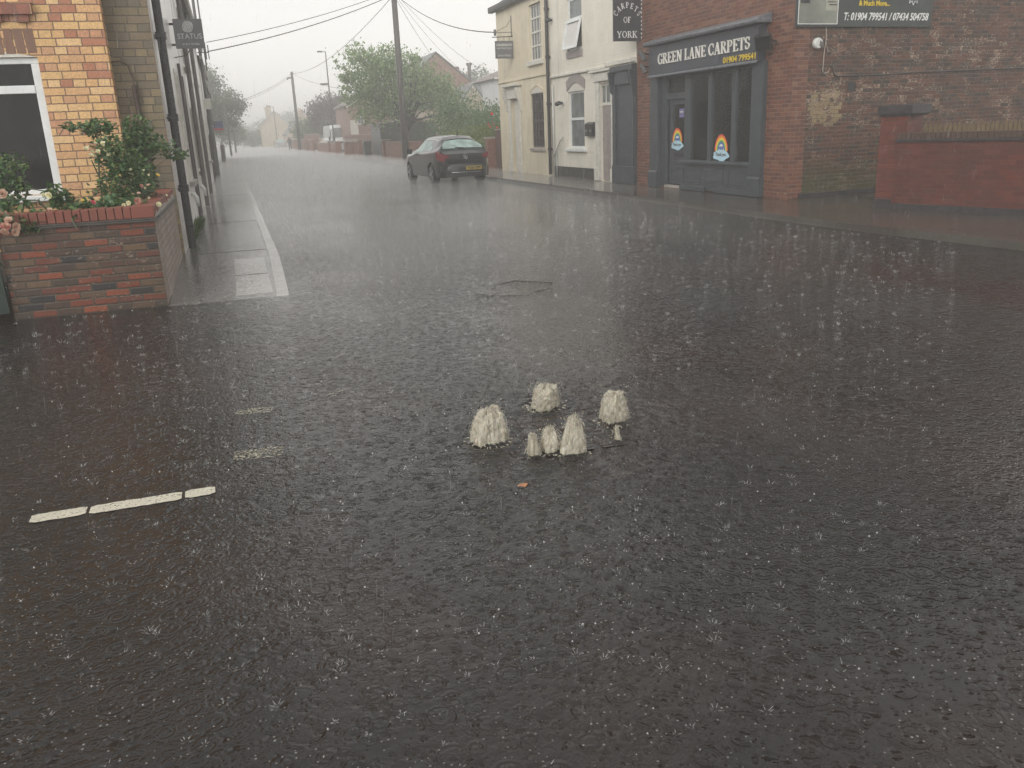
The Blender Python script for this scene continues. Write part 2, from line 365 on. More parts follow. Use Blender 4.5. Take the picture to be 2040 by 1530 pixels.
def glass(name, tint=(.02,.02,.02), alpha=.0):
    t = NT(name)
    if alpha:
        g = t.n('BsdfGlossy', None, Color=(1.,1.,1.), Roughness=.04); tr = t.n('BsdfTransparent', None, Color=(.93,.93,.92))
        fr = t.n('Fresnel', None, IOR=1.3); mx = t.n('MixShader'); t.link(fr.outputs[0], mx.inputs[0]); t.link(tr.outputs[0], mx.inputs[1]); t.link(g.outputs[0], mx.inputs[2])
        t.link(mx.outputs[0], t.o.inputs[0])
    else:
        c = t.objc(); h = t.noise(c, 2.2, 2)
        t.set(Base_Color=t.mix(t.mr(t.noise(c, 3., 3), .35, .65), tint, tuple(a*1.9 for a in tint)), Roughness=.06, Specular_IOR_Level=.22, Normal=t.bump(h, .15, .02))
    return t.m
M['glass'] = glass('window_glass', (.009,.009,.009))
M['glass_clear'] = glass('clear_shop_glass', alpha=1)
M['glass_grey'] = glass('rain_grey_glass', (.10,.11,.11))
M['car_glass'] = glass('tinted_car_glass', (.015,.028,.024))
M['car_glass_lt'] = glass('pale_car_glass', (.20,.27,.25))
def carpaint(n, c, metal=.5):
    t = NT(n); o = t.objc()
    f = t.mr(t.noise(o, 90., 3), .3, .7, .8, 1.2)
    t.set(Base_Color=t.mix(1., c, t.vec(f, f, f), 'MULTIPLY'), Metallic=metal, Roughness=.32, Coat_Weight=1., Coat_Roughness=.08, Coat_Normal=t.bump(t.noise(o, 120., 2), .25, .004))
    return t.m
M['car_paint'] = carpaint('wet_graphite_paint', (.026,.024,.025))
M['van_paint'] = carpaint('white_van_paint', (.66,.68,.68), 0.)
M['silver'] = carpaint('silver_paint', (.42,.43,.43), .4)
M['tyre'] = plain('tyre_rubber', (.014,.014,.014), .6)
M['alloy'] = plain('alloy_wheel', (.36,.36,.37), .3, .7)
M['chrome'] = plain('chrome_trim', (.62,.62,.62), .15, .9, var=.04)
M['tail_red'] = plain('red_tail_lamp', (.20,.012,.02), .15, var=.2)
M['plate_yellow'] = plain('yellow_number_plate', (.55,.40,.06), .4)
def leafmat(name, cols, trans=.35, rough=.35):
    t = NT(name); r = t.n('NewGeometry').outputs['Random Per Island']
    c = t.ramp(r, [(i/max(1, len(cols)-1), k) for i, k in enumerate(cols)])
    t.set(Base_Color=c, Roughness=rough)
    tr = t.n('BsdfTranslucent', None, Color=c); mx = t.n('MixShader', None, i0=trans)
    t.link(t.b.outputs[0], mx.inputs[1]); t.link(tr.outputs[0], mx.inputs[2]); t.link(mx.outputs[0], t.o.inputs[0]); return t.m
M['leaf'] = leafmat('tree_leaves', [(.11,.19,.065),(.18,.27,.10),(.25,.35,.15),(.36,.45,.25)])
M['leaf_hazed'] = leafmat('hazed_leaves', [(.07,.10,.05),(.10,.14,.07),(.14,.18,.09)])  # far trees only: leaf colour paled to carry extra distance haze
M['leaf_shrub'] = leafmat('shrub_leaves', [(.06,.12,.045),(.095,.17,.06),(.14,.22,.085)])
M['leaf_hedge'] = leafmat('hedge_leaves', [(.12,.17,.03),(.20,.25,.05),(.09,.12,.03)])
M['leaf_purple'] = leafmat('purple_leaves', [(.06,.035,.045),(.085,.05,.06),(.10,.065,.075)])
M['leaf_rose'] = leafmat('rose_leaves', [(.032,.085,.028),(.055,.125,.038),(.090,.17,.055),(.14,.20,.06)], .25, .3)
M['weed'] = leafmat('weed_blades', [(.06,.11,.03),(.10,.16,.05)])
M['bark'] = plain('wet_bark', (.045,.034,.026), .6, var=.4, scale=12, bump=.02)
M['stem'] = plain('rose_stem', (.05,.07,.03), .5)
M['petal_pink'] = leafmat('pink_petals', [(.55,.17,.15),(.66,.36,.28),(.70,.48,.38)], .3, .5)
M['petal_peach'] = leafmat('peach_petals', [(.60,.34,.23),(.68,.48,.37),(.66,.52,.42)], .3, .5)
M['petal_cream'] = leafmat('cream_petals', [(.80,.76,.48),(.85,.82,.62)], .3, .5)
M['petal_yellow'] = leafmat('yellow_petals', [(.80,.58,.06),(.85,.70,.20)], .3, .5)
M['petal_red'] = leafmat('red_petals', [(.75,.05,.04),(.80,.14,.09)], .3, .5)
M['petal_magenta'] = leafmat('magenta_petals', [(.60,.03,.12),(.75,.10,.20)], .3, .5)
def watermat(name, col, alpha, rough=.25):
    t = NT(name); t.set(Base_Color=col, Roughness=rough, Alpha=alpha, Specular_IOR_Level=.8); return t.m
M['splash'] = watermat('splash_water', (.82,.82,.81), .30)
M['drop'] = watermat('rain_drop_water', (.75,.76,.76), .07)
def jetmat():
    t = NT('murky_spouting_water'); oc = t.objc()
    st = t.noise(t.n('Mapping', None, Vector=oc, Scale=(34., 34., 9.)).outputs[0], 1., 5, .7, .4)
    c = t.mix(t.mr(st, .3, .75), (.27,.25,.19), (.60,.55,.43)); c = t.mix(t.mr(t.noise(oc, 22., 4), .4, .65), c, (.34,.31,.24))
    t.set(Base_Color=c, Roughness=.2, Alpha=t.mr(st, .30, .48, .55, 1.), Normal=t.bump(st, .7, .010), Specular_IOR_Level=.8, Subsurface_Weight=.2, Subsurface_Scale=.03)
    return t.m
M['jet'] = jetmat()
def frothmat():
    t = NT('ragged_froth'); oc = t.objc(); st = t.noise(t.n('Mapping', None, Vector=oc, Scale=(26., 26., 12.)).outputs[0], 1., 6, .75, .8)
    t.set(Base_Color=(.66,.62,.52), Roughness=.25, Alpha=t.mr(st, .46, .62, 0., .62), Normal=t.bump(st, 1., .02), Specular_IOR_Level=.8); return t.m
M['froth'] = frothmat()
M['foam'] = watermat('murky_foam', (.60,.56,.45), .42)

# ------------------------------------------------------------------ text
def text_mesh(s, size, sx=1., shear=0., off=0., align='CENTER', ext=.003):
    c = bpy.data.curves.new('t', 'FONT'); c.body = s; c.size = size; c.align_x = align; c.align_y = 'CENTER'
    c.shear = shear; c.offset = off; c.extrude = ext; c.resolution_u = 3
    o = bpy.data.objects.new('t', c); COL.objects.link(o)
    dg = bpy.context.evaluated_depsgraph_get(); me = bpy.data.meshes.new_from_object(o.evaluated_get(dg))
    bpy.data.objects.remove(o); bpy.data.curves.remove(c)
    me.materials.clear()
    # stand the text up: local x right, z up, facing -y
    me.transform(Matrix.Rotation(R(90), 4, 'X') @ Matrix.Diagonal((sx, 1, 1, 1)))
    return me
def text(name, s, size, mat, parent, x, y, z, sx=1., shear=0., off=0., rot=None, align='CENTER'):
    return obj(name, text_mesh(s, size, sx, shear, off, align), mat, parent, loc=(x, y, z), rot=rot)

# serif capitals: strokes in a unit-high box
def L_(x0, y0, x1, y1, w): return ('l', x0, y0, x1, y1, w)
def A_(cx, cy, rx, ry, a0, a1, w): return ('a', cx, cy, rx, ry, a0, a1, w)
TK, TN = .17, .075
def stem(x): return [L_(x, 0, x, 1, TK), L_(x-.16, .035, x+.16, .035, .07), L_(x-.16, .965, x+.16, .965, .07)]
GL = {
 'G': (.78, [A_(.42,.5,.34,.46,48,312,.14), L_(.68,.06,.68,.42,.14), L_(.52,.42,.80,.42,.07), L_(.68,.66,.68,.96,.05)]),
 'C': (.74, [A_(.42,.5,.34,.46,48,312,.14), L_(.68,.64,.68,.96,.06), L_(.66,.08,.68,.30,.05)]),
 'R': (.80, stem(.18)+[A_(.36,.74,.22,.22,-90,90,.12), L_(.18,.955,.40,.955,.08), L_(.18,.53,.40,.53,.07), L_(.40,.50,.70,.03,.15), L_(.62,.035,.84,.035,.07)]),
 'E': (.68, stem(.18)+[L_(.18,.955,.62,.955,.08), L_(.18,.045,.64,.045,.08), L_(.18,.51,.48,.51,.07), L_(.60,.80,.60,.98,.06), L_(.62,.02,.62,.22,.06), L_(.47,.40,.47,.62,.06)]),
 'N': (.86, [L_(.16,0,.16,1,TN), L_(.70,0,.70,1,TN), L_(.16,.97,.70,.03,.17), L_(.02,.035,.30,.035,.07), L_(.58,.965,.84,.965,.07), L_(.02,.965,.2,.965,.07)]),
 'L': (.66, stem(.18)+[L_(.18,.045,.60,.045,.08), L_(.60,.02,.60,.26,.06)]),
 'A': (.84, [L_(.14,0,.42,1,TN), L_(.70,0,.42,1,.16), L_(.22,.33,.62,.33,.07), L_(.02,.035,.26,.035,.07), L_(.56,.035,.84,.035,.07)]),
 'P': (.72, stem(.18)+[A_(.36,.72,.24,.24,-90,90,.12), L_(.18,.955,.38,.955,.08), L_(.18,.485,.38,.485,.07)]),
 'T': (.72, [L_(.36,0,.36,1,TK), L_(.20,.035,.52,.035,.07), L_(.04,.955,.68,.955,.08), L_(.05,.76,.05,.98,.06), L_(.67,.76,.67,.98,.06)]),
 'S': (.62, [A_(.31,.73,.20,.22,20,250,.13), A_(.31,.27,.21,.23,-160,80,.13), L_(.50,.68,.50,.96,.05), L_(.10,.04,.10,.34,.05)]),
 'O': (.84, [A_(.42,.5,.34,.46,0,360,.14)]),
 'F': (.64, stem(.18)+[L_(.18,.955,.60,.955,.08), L_(.18,.51,.46,.51,.07), L_(.58,.78,.58,.98,.06)]),
 'Y': (.80, [L_(.40,0,.40,.5,TK), L_(.40,.46,.10,.98,.14), L_(.40,.46,.70,.98,TN), L_(.24,.035,.56,.035,.07), L_(0,.965,.22,.965,.07), L_(.58,.965,.82,.965,.07)]),
 'K': (.84, stem(.18)+[L_(.22,.42,.66,.97,TN), L_(.36,.58,.70,.03,.15), L_(.56,.965,.80,.965,.07), L_(.60,.035,.86,.035,.07)]),
}
def serif(mb, s, x, z, hgt, wsc=1., gap=.06, y=0., th=.012, rot=0.):
    """adds the word to mb, baseline z, height hgt; returns end x"""
    cr, sr = math.cos(rot), math.sin(rot); ox, oz = x, z; k = 0
    def P(px, pz, yy): 
        a, b = px, pz
        return (ox + a*cr - b*sr, yy, oz + a*sr + b*cr)
    cx = 0
    for ch in s:
        if ch == ' ': cx += .34*hgt*wsc; continue
        wd, st = GL[ch]
        for q in st:
            k += 1; yy = y - th - (k % 9)*.0004
            if q[0] == 'l':
                _, x0, y0, x1, y1, w_ = q; dx, dz = (x1-x0)*wsc, y1-y0; l = math.hypot(dx, dz); nx, nz = -dz/l*w_/2, dx/l*w_/2
                c = [(x0*wsc-nx, y0-nz), (x1*wsc-nx, y1-nz), (x1*wsc+nx, y1+nz), (x0*wsc+nx, y0+nz)]
                strips = [c]
            else:
                _, ax, ay, rx, ry, a0, a1, w_ = q; n = 14; strips = []; pr = None
                for i in range(n+1):
                    a = R(a0+(a1-a0)*i/n); ca, sa = math.cos(a), math.sin(a); ww = w_*(.5+.5*abs(ca))
                    pi = ((ax+(rx-ww/2)*ca)*wsc, ay+(ry-w_*.35)*sa); po = ((ax+(rx+ww/2)*ca)*wsc, ay+(ry+w_*.35)*sa)
                    if pr: strips.append([pr[0], pr[1], po, pi])
                    pr = (pi, po)
            for c in strips:
                f = [P(cx+a*hgt, b*hgt, yy) for a, b in c]; g = [P(cx+a*hgt, b*hgt, y) for a, b in c]
                mb.quad(*f)
                for i in range(4): mb.quad(f[i], f[(i+1) % 4], g[(i+1) % 4], g[i])
        cx += (wd*wsc+gap)*hgt
    return ox+cx
def serif_w(s, hgt, wsc=1., gap=.06): return sum(.34*hgt*wsc if c == ' ' else (GL[c][0]*wsc+gap)*hgt for c in s)
# ================================================================== SETTING: ground, road, pavements
struct('ground', MB().quad((-420,-60,-.02),(420,-60,-.02),(420,460,-.02),(-420,460,-.02)), M['road2'])
struct('road', MB().quad((-14,-8,0),(16,-8,0),(16,400,0),(-14,400,0)), M['road'])
KR = [(13.0,-6.0),(10.6,2.0),(9.35,5.6),(8.81,7.77),(8.55,10.2),(8.47,12.5),(8.44,18.2),(8.30,27.),(7.98,48.),(7.85,62.),(7.7,90.),(7.5,150.),(7.6,230.),(9.,400.)]
KL = [(.41,9.35),(.425,9.75),(.46,11.3),(.47,13.),(.47,28.),(.50,60.),(.75,100.),(1.1,160.),(2.,400.)]
def ribbon(pts, o0, o1, z0, z1):
    mb = MB(); L = []
    for i, p in enumerate(pts):
        a = Vector(pts[max(i-1,0)]); b = Vector(pts[min(i+1, len(pts)-1)]); d = (b-a).normalized(); n = Vector((d.y, -d.x))
        L.append((Vector(p)+n*o0, Vector(p)+n*o1))
    for i in range(len(L)-1):
        a, b = L[i]; c, d = L[i+1]
        mb.quad((a.x,a.y,z1),(b.x,b.y,z1),(d.x,d.y,z1),(c.x,c.y,z1)); mb.quad((a.x,a.y,z0),(a.x,a.y,z1),(c.x,c.y,z1),(c.x,c.y,z0))
        mb.quad((b.x,b.y,z0),(d.x,d.y,z0),(d.x,d.y,z1),(b.x,b.y,z1))
    a, b = L[0]; mb.quad((a.x,a.y,z0),(b.x,b.y,z0),(b.x,b.y,z1),(a.x,a.y,z1))
    return mb
M['kerb_dark'] = asphalt('dark_wet_kerb', base=(.085,.076,.066), tint=(.06,.05,.042), chips=.1, ripple=.35, patches=False)
struct('kerb_right', ribbon(KR, 0, .13, 0, .10), M['kerb_dark'], bevel=.012)
mb = MB()
for i in range(len(KR)-1):
    a, b = KR[i], KR[i+1]; mb.quad((a[0]+.12,a[1],.093),(60,a[1],.093),(60,b[1],.093),(b[0]+.12,b[1],.093))
struct('pavement_right', mb, M['road2'])
def dip(mb):
    mb.v = [(x, y, z*max(.02, min(1, (y-9.45)/3.2))-.006*max(0, min(1, (9.9-y)/.3))) for x, y, z in mb.v]; return mb
KL = KL[:4]+[(.47,12.5)]+KL[4:] if False else [(.41,9.35),(.425,9.75),(.44,10.4),(.455,11.3),(.47,12.4)]+KL[3:]
struct('kerb_left', dip(ribbon(KL, -.13, 0, 0, .10)), M['kerb'])
mb = MB()
for i in range(len(KL)-1):
    a, b = KL[i], KL[i+1]
    mb.quad((-.83,a[1],.093),(a[0]-.12,a[1],.093),(b[0]-.12,b[1],.093),(-.83,b[1],.093))
M['pave_l'] = asphalt('wet_left_pavement', base=(.12,.113,.105), tint=(.085,.08,.074), chips=.15, ripple=.45, patches=False)
struct('pavement_left', dip(mb), M['pave_l'])
# lighter concrete flags at the pavement corner
mb = MB(); rnd = random.Random(3)
for y0, y1 in ((9.75,10.95),(11.0,12.25)):
    mb.box(-.13, .26, y0+.01, y1-.01, .09, .099)
struct('pavement_slabs', dip(mb), M['kerb'])
mb = MB()
for y0 in (13.1, 18, 27): mb.box(-.7, .33, y0, y0+.02, .09, .0955)
struct('pavement_strips', mb, M['tile'])
# road markings
mb = MB()
def strip(mb, a, b, w_, z=.004, cuts=1):
    a, b = Vector(a), Vector(b); d = (b-a).normalized(); n = Vector((-d.y, d.x))*w_/2; L = (b-a).length; k = max(2, min(60, int(L/.025)))
    q = [(a+d*L*i/k, 1+rnd.uniform(-.09,.05)-(.25 if i in (0, k) else 0), 1+rnd.uniform(-.09,.05)-(.2 if i in (0, k) else 0)) for i in range(k+1)]
    for (p0, s0, r0), (p1, s1, r1) in zip(q, q[1:]): mb.quad((*(p0-n*s0), z), (*(p1-n*s1), z), (*(p1+n*r1), z), (*(p0+n*r0), z))
strip(mb, (-1.10,4.13), (-.86,4.135), .10); strip(mb, (-.845,4.13), (-.435,4.135), .10); strip(mb, (-.42,4.14), (-.28,4.145), .10)
struct('road_markings_white', mb, M['white_mark'])
mb = MB(); strip(mb, (-.19,4.59), (.07,4.57), .16); strip(mb, (-.17,5.40), (.05,5.36), .12); strip(mb, (.40,5.52), (.55,5.58), .03)
strip(mb, (3.55,17.), (3.6,18.4), .08)
struct('road_markings_worn', mb, M['worn_mark'])
mb = MB()
for s in (0, .17):
    strip(mb, (.72+s*.6,9.6), (.80+s*.6,11.2), .07); strip(mb, (.80+s*.6,12.2), (.84+s*.6,13.), .07); strip(mb, (.82+s*.6,14), (.86+s*.6,20.), .07); strip(mb, (.86+s*.6,20), (.9+s*.6,60.), .06)
strip(mb, (8.02,7.32),(8.22,7.18),.08); strip(mb, (5.58,5.02),(5.70,4.88),.07)
struct('road_markings_yellow', mb, M['yellow_mark'])
# submerged drain cover between the spouts, and the round cover farther up the road
t = thing('drain_cover', 'square brown iron drain cover under water between the spouting jets', 'drain cover', (1.55,4.22,.0045), R(-3))
mb = MB().box(-.30,.30,-.30,.30,.001,.004)
for i in range(6):
    for j in range(6): mb.box(-.26+i*.09,-.20+i*.09,-.26+j*.09,-.20+j*.09,.004,.006)
obj('cover_plate', mb, M['iron'], t)
mb = MB()
for a in ((-.33,.33,-.33,-.31),(-.33,.33,.31,.33),(-.33,-.31,-.31,.31),(.31,.33,-.31,.31)): mb.box(*a, .001, .005)
obj('frame', mb, M['iron'], t)
pp = [(2.26,8.54),(2.55,8.88),(2.86,9.02),(3.16,8.72),(3.05,8.40),(2.85,8.33),(2.72,8.15),(2.36,8.34)]
struct('road_surface_patch', MB().prism(pp, .0005, .002, 'z'), asphalt('patched_asphalt', base=(.016,.014,.013), tint=(.02,.016,.014), chips=.2, ripple=.7, patches=False))
struct('road_surface_crack', MB().tube([(2.50,8.84,.001),(2.86,9.03,.001),(3.20,8.71,.001)], [.003,.009,.006], 4), M['iron'])
# fallen leaf
mb = MB(); 
for i in range(6): 
    a0, a1 = i/6, (i+1)/6; w0, w1 = .017*math.sin(math.pi*a0)**.7, .017*math.sin(math.pi*min(a1,.999))**.7
    mb.quad((a0*.06,-w0,.012+.004*math.sin(a0*9)),(a1*.06,-w1,.012+.004*math.sin(a1*9)),(a1*.06,w1,.014),(a0*.06,w0,.014))
tag(obj('fallen_leaf', mb, plain('orange_leaf', (.34,.14,.05), .4), loc=(1.10,3.56,.004), rot=(0,0,.2)), 'small orange leaf floating on the flooded road in front of the jets', 'leaf')

# ================================================================== water jets
def jet(x, y, hgt, rad, label, seed, top=.92, group='water jets spouting from the drain cover'):
    rn = random.Random(seed)
    t = thing('water_jet', label, 'water jet', (x, y, .005), 0, group)
    sd = rn.random()*50; lean = (rn.uniform(-.1,.1), rn.uniform(-.1,.1))
    def S(i, j):
        a = 2*math.pi*j; q = i
        prof = rad*(math.cos(q*math.pi/2)**.48)*(1-(1-top)*q) if q < 1 else 0
        n1 = mnoise.noise((math.cos(a)*1.6+sd, math.sin(a)*2.1, q*1.2)); n2 = mnoise.noise((math.cos(a)*7+sd, math.sin(a)*7, q*2.5+3)); n3 = mnoise.noise((math.cos(a)*6+sd, math.sin(a)*6, q*9))+.6*mnoise.noise((math.cos(a)*13+sd, math.sin(a)*13, q*14))
        r = prof*(1+.26*n1+.13*n2+.09*n3)
        z = hgt*math.sin(q*math.pi/2)**.9*(1+.16*n1+.12*n2+.08*n3*q)
        return (r*math.cos(a)+lean[0]*z, r*math.sin(a)+lean[1]*z, z)
    obj('water_column', MB().grid(S, 44, 84), M['jet'], t, smooth=True)
    obj('froth_shell', MB().grid(lambda i, j: (lambda q: (q[0]*1.10+.004, q[1]*1.10, q[2]*1.045))(S(i*.985, (j+.013) % 1)), 40, 70), M['froth'], t, smooth=True)
    mb = MB()
    for k in range(int(55*rad/.09)):          # loose strands and beads round the rim
        a = rn.uniform(0, 6.283); q = rn.uniform(.05, .98)
        p = Vector(S(q, a/6.283)); o = Vector((math.cos(a), math.sin(a), 0))*rn.uniform(.001,.012)
        L = rn.uniform(.012, .045); r = rn.uniform(.0008, .0022)
        mb.tube([p+o+Vector((0,0,L*.5)), p+o*1.8, p+o*2.6-Vector((0,0,L*.7))], [r*.5, r, r*.4], 5)
    for k in range(int(1300*rad)):
        a = rn.uniform(0, 6.283); q = rn.uniform(.0, 1); p = Vector(S(q, a/6.283)) + Vector((math.cos(a), math.sin(a), .8))*(.003+.05*rn.random()**2.5); r = rn.uniform(.0015,.0042)
        mb.tube([p-Vector((0,0,r)), p, p+Vector((0,0,r))], [r*.4, r, r*.4], 6)
    tag(obj('spray', mb, M['foam'], t, smooth=True), kind='stuff')
    mb = MB()                                   # churned skirt where it falls back
    for k in range(46):
        a = rn.uniform(0, 6.283); d = rad*rn.uniform(.85, 1.5); L = rn.uniform(.01, .045)*rad/.09; hh = rn.uniform(.001,.007); ww = rn.uniform(.002,.005)
        c, s = math.cos(a), math.sin(a); p = Vector((c*d, s*d, 0)); q = Vector((c*(d+L), s*(d+L), 0))
        mb.tube([p+Vector((0,0,.002)), (p+q)/2+Vector((0,0,hh)), q+Vector((0,0,.002))], [ww*.4, ww, ww*.3], 5)
    tag(obj('foam_skirt', mb, M['foam'], t, smooth=True), kind='stuff')
    return t
jet(1.16,4.24,.172,.092,'widest domed cloudy water jet, standing apart on the side of the give way line', 1)
jet(1.635,4.66,.138,.082,'rounded cloudy water jet behind the drain cover, farthest up the road', 2)
jet(1.925,4.27,.160,.080,'rounded cloudy water jet directly behind the tiny thin spurt', 3)
jet(1.315,3.93,.118,.036,'short narrow water jet at the outer end of the front cluster', 4, .5)
jet(1.415,3.96,.120,.052,'squat lumpy water jet squeezed between the narrow and the tallest jets', 5, .6)
jet(1.515,3.90,.188,.064,'tallest pointed water jet, ending the front cluster of three', 6, .42)
jet(1.80,3.95,.080,.014,'tiny thin spurt of water alone in front of a rounded jet', 7, .7)

JC = [(1.16,4.24,.09),(1.635,4.66,.08),(1.925,4.27,.08),(1.315,3.93,.04),(1.415,3.96,.05),(1.515,3.90,.06),(1.80,3.95,.02)]
def sheet(v, u):
    x, y = .45+2.2*u, 3.2+2.1*v; e = min(1, 6*min(u, 1-u, v, 1-v)); h = 0
    for jx, jy, r in JC:
        d = math.hypot(x-jx, y-jy); h += .012*(r/.09)*math.cos((d-r)*62+3*mnoise.noise((x*6, y*6, jx*9)))*math.exp(-max(0, d-r)*6.5)
    h += .009*mnoise.noise((x*9+y*3, y*16, 1.7))+.003*mnoise.noise((x*30, y*34, 4.2))
    return (x, y, -.004+e*max(.0042, .015+h*.9))
struct('flood_water', MB().grid(sheet, 230, 220), M['road'], smooth=True)

# ================================================================== raindrops and splashes (nobody could count them)
rn = random.Random(11)
mb = MB()
def blocked(x, y): return (x < -.75 and y > 9.4) or (x > 10.0 and y > 11)
for k in range(9000):
    y = 1.7 + 42*rn.random()**.95; half = .62*y
    x = y*.30 + rn.uniform(-half, half)*1.15
    if blocked(x, y): continue
    g = .0004*y
    if rn.random() < .62:                       # crown of little jets
        n = rn.randint(3, 6); rr = rn.uniform(.003,.010)+g; hh = rn.uniform(.006,.026)*(1+.035*y)*min(1, .25+.10*y); a0 = rn.random()*6
        for i in range(n):
            a = a0+6.283*i/n+rn.uniform(-.3,.3); c, s = math.cos(a), math.sin(a); w_ = rn.uniform(.0005,.0012)+g*.35; h2 = hh*rn.uniform(.5,1.1)
            b = (x+c*rr, y+s*rr, .003); sp_ = rn.uniform(1.5, 3.2); tip = (x+c*rr*sp_, y+s*rr*sp_, .003+h2)
            mb.quad((b[0]-w_, b[1], b[2]), (b[0]+w_, b[1], b[2]), (tip[0]+w_*.5, tip[1], tip[2]), (tip[0]-w_*.5, tip[1], tip[2]))
            mb.quad((b[0], b[1]-w_, b[2]), (b[0], b[1]+w_, b[2]), (tip[0], tip[1]+w_*.5, tip[2]), (tip[0], tip[1]-w_*.5, tip[2]))
    else:                                       # bead
        r = rn.uniform(.0014,.0034)+g*.7; z = rn.uniform(.004,.05); mb.tube([(x,y,z-r),(x,y,z),(x,y,z+r)], [r*.4,r,r*.4], 5)
tag(obj('rain_splashes', mb, M['splash']), 'small white splashes of rain all over the flooded road', kind='stuff')
mb = MB()
for k in range(16000):
    y = 1.5 + 34*rn.random()**.9; x = y*.30 + rn.uniform(-.75, .75)*y; z = rn.uniform(.1, 1.65+.18*y)
    if blocked(x, y): continue
    L = rn.uniform(.02,.055)+.0014*y; r = rn.uniform(.0004,.0009)+.00011*y
    mb.tube([(x,y,z),(x+.04*L,y,z+L*.5),(x+.09*L,y,z+L)], [r*.5,r,r*.25], 3, False)
tag(obj('raindrops', mb, M['drop']), 'heavy rain falling through the air over the street', kind='stuff')

# ================================================================== windows and doors
def window(p, x0, x1, z0, z1, y=.10, fw=.055, bars_v=0, bars_h=(), mat=None, gl=None, back=None, sill=None, name='window', fd=.06, open_=None):
    mat = mat or M['upvc']; mb = MB(); y1 = y+fd
    mb.box(x0,x1,y,y1,z0,z0+fw).box(x0,x1,y,y1,z1-fw,z1).box(x0,x0+fw,y,y1,z0+fw,z1-fw).box(x1-fw,x1,y,y1,z0+fw,z1-fw)
    for zz in bars_h: mb.box(x0+fw,x1-fw,y-.004,y1-.004,zz-fw*.6,zz+fw*.6)
    for i in range(bars_v):
        cx = x0+(x1-x0)*(i+1)/(bars_v+1); mb.box(cx-.011,cx+.011,y+.006,y1-.012,z0+fw,z1-fw)
    f = obj(name, mb, mat, p, bevel=.004)
    obj('pane', MB().box(x0+fw*.5,x1-fw*.5,y+fd*.5,y+fd*.5+.008,z0+fw*.5,z1-fw*.5), gl or M['glass'], f)
    if back: obj('curtain', back, M['curtain'], f)
    if sill: 
        a, b, c, d, sm = sill; obj('sill', MB().box(x0-a,x1+a,-b,y,z0-c,z0-d), sm, f, bevel=.006)
    return f

# ================================================================== RIGHT TERRACE (local x = along the street towards the camera, -y = street)
RA = (9.93,32.0,0); RZ = R(-89.284)
# ---- cream house
t = thing('cream_house', 'cream painted brick terraced house with barred lower window and dark doorcase', 'house', RA, RZ)
ops = [(1.12,1.99,.10,2.65),(3.22,4.43,.97,2.73),(3.32,4.38,3.75,5.47)]
mb = MB().wall(5.16, 5.85, ops, depth=.14, x0=-.28, z0=0); mb.quad((-.28,0,0),(-.28,0,5.85),(-.28,7,5.85),(-.28,7,0)); mb.tri((-.28,0,5.85),(-.28,3.5,8.2),(-.28,7,5.85)); mb.quad((5.16,7,0),(5.16,7,5.85),(-.28,7,5.85),(-.28,7,0))
obj('wall', mb, M['cream_brick'], t)
mb = MB().quad((-.45,-.25,5.8),(5.16,-.25,5.8),(5.16,3.5,8.25),(-.45,3.5,8.25)).quad((5.16,7.2,5.8),(-.45,7.2,5.8),(-.45,3.5,8.25),(5.16,3.5,8.25))
obj('roof', mb, M['slate'], t)
obj('gutter_board', MB().box(-.55,5.16,-.22,-.02,5.72,5.92).box(-.75,-.55,-.12,.02,5.80,5.90), M['black'], t, bevel=.02)
obj('string_course', MB().box(-.28,5.05,-.045,.0-.002,3.24,3.31), M['cream_brick'], t, bevel=.01)
f = window(t, 3.22,4.43,.97,2.73, y=.05, fw=.07, bars_v=3, bars_h=(1.85,), mat=M['dark_frame'], sill=(.10,.06,.10,.01,M['stone_cap']))
mb = MB()
for zz in (1.28,1.57,2.15,2.45): mb.box(3.30,4.35,.045,.055,zz-.008,zz+.008)
for i in range(7): mb.tube([(3.32+.145*i+.02,.035,1.02),(3.32+.145*i+.02,.035,2.70)], .009, 5)
obj('security_bars', mb, M['dark_frame'], f)
mb = MB(); n = 12   # cambered head
pts = [(3.22+1.21*i/n, 2.73+.16*math.sin(math.pi*i/n)) for i in range(n+1)]; mb.prism(pts, -.004, .05, 'y'); obj('arch', mb, M['white_wood'], t)
pts = [(3.17+1.31*i/n, 2.76+.19*math.sin(math.pi*i/n)) for i in range(n+1)]; mb = MB()
for i in range(n): mb.quad((pts[i][0],-.02,pts[i][1]),(pts[i+1][0],-.02,pts[i+1][1]),(pts[i+1][0],-.02,pts[i+1][1]+.05),(pts[i][0],-.02,pts[i][1]+.05)); mb.quad((pts[i][0],-.02,pts[i][1]+.05),(pts[i+1][0],-.02,pts[i+1][1]+.05),(pts[i+1][0],0,pts[i+1][1]+.05),(pts[i][0],0,pts[i][1]+.05))
obj('arch_moulding', mb, M['cream_brick'], t)
cur = MB().grid(lambda u, v: (3.36+.98*u, .25+.03*math.sin(u*40), 3.80+1.62*v), 40, 2)
window(t, 3.32,4.38,3.75,5.47, y=.05, fw=.05, bars_v=3, bars_h=(4.62,4.2,5.05), mat=M['white_wood'], gl=M['glass_grey'], back=cur, sill=(.18,.10,.14,.01,M['white_wood']))
pts = [(3.30+1.1*i/n, 5.47+.17*math.sin(math.pi*i/n)) for i in range(n+1)]; obj('arch', MB().prism(pts, -.03, .05, 'y'), M['cream_brick'], t)
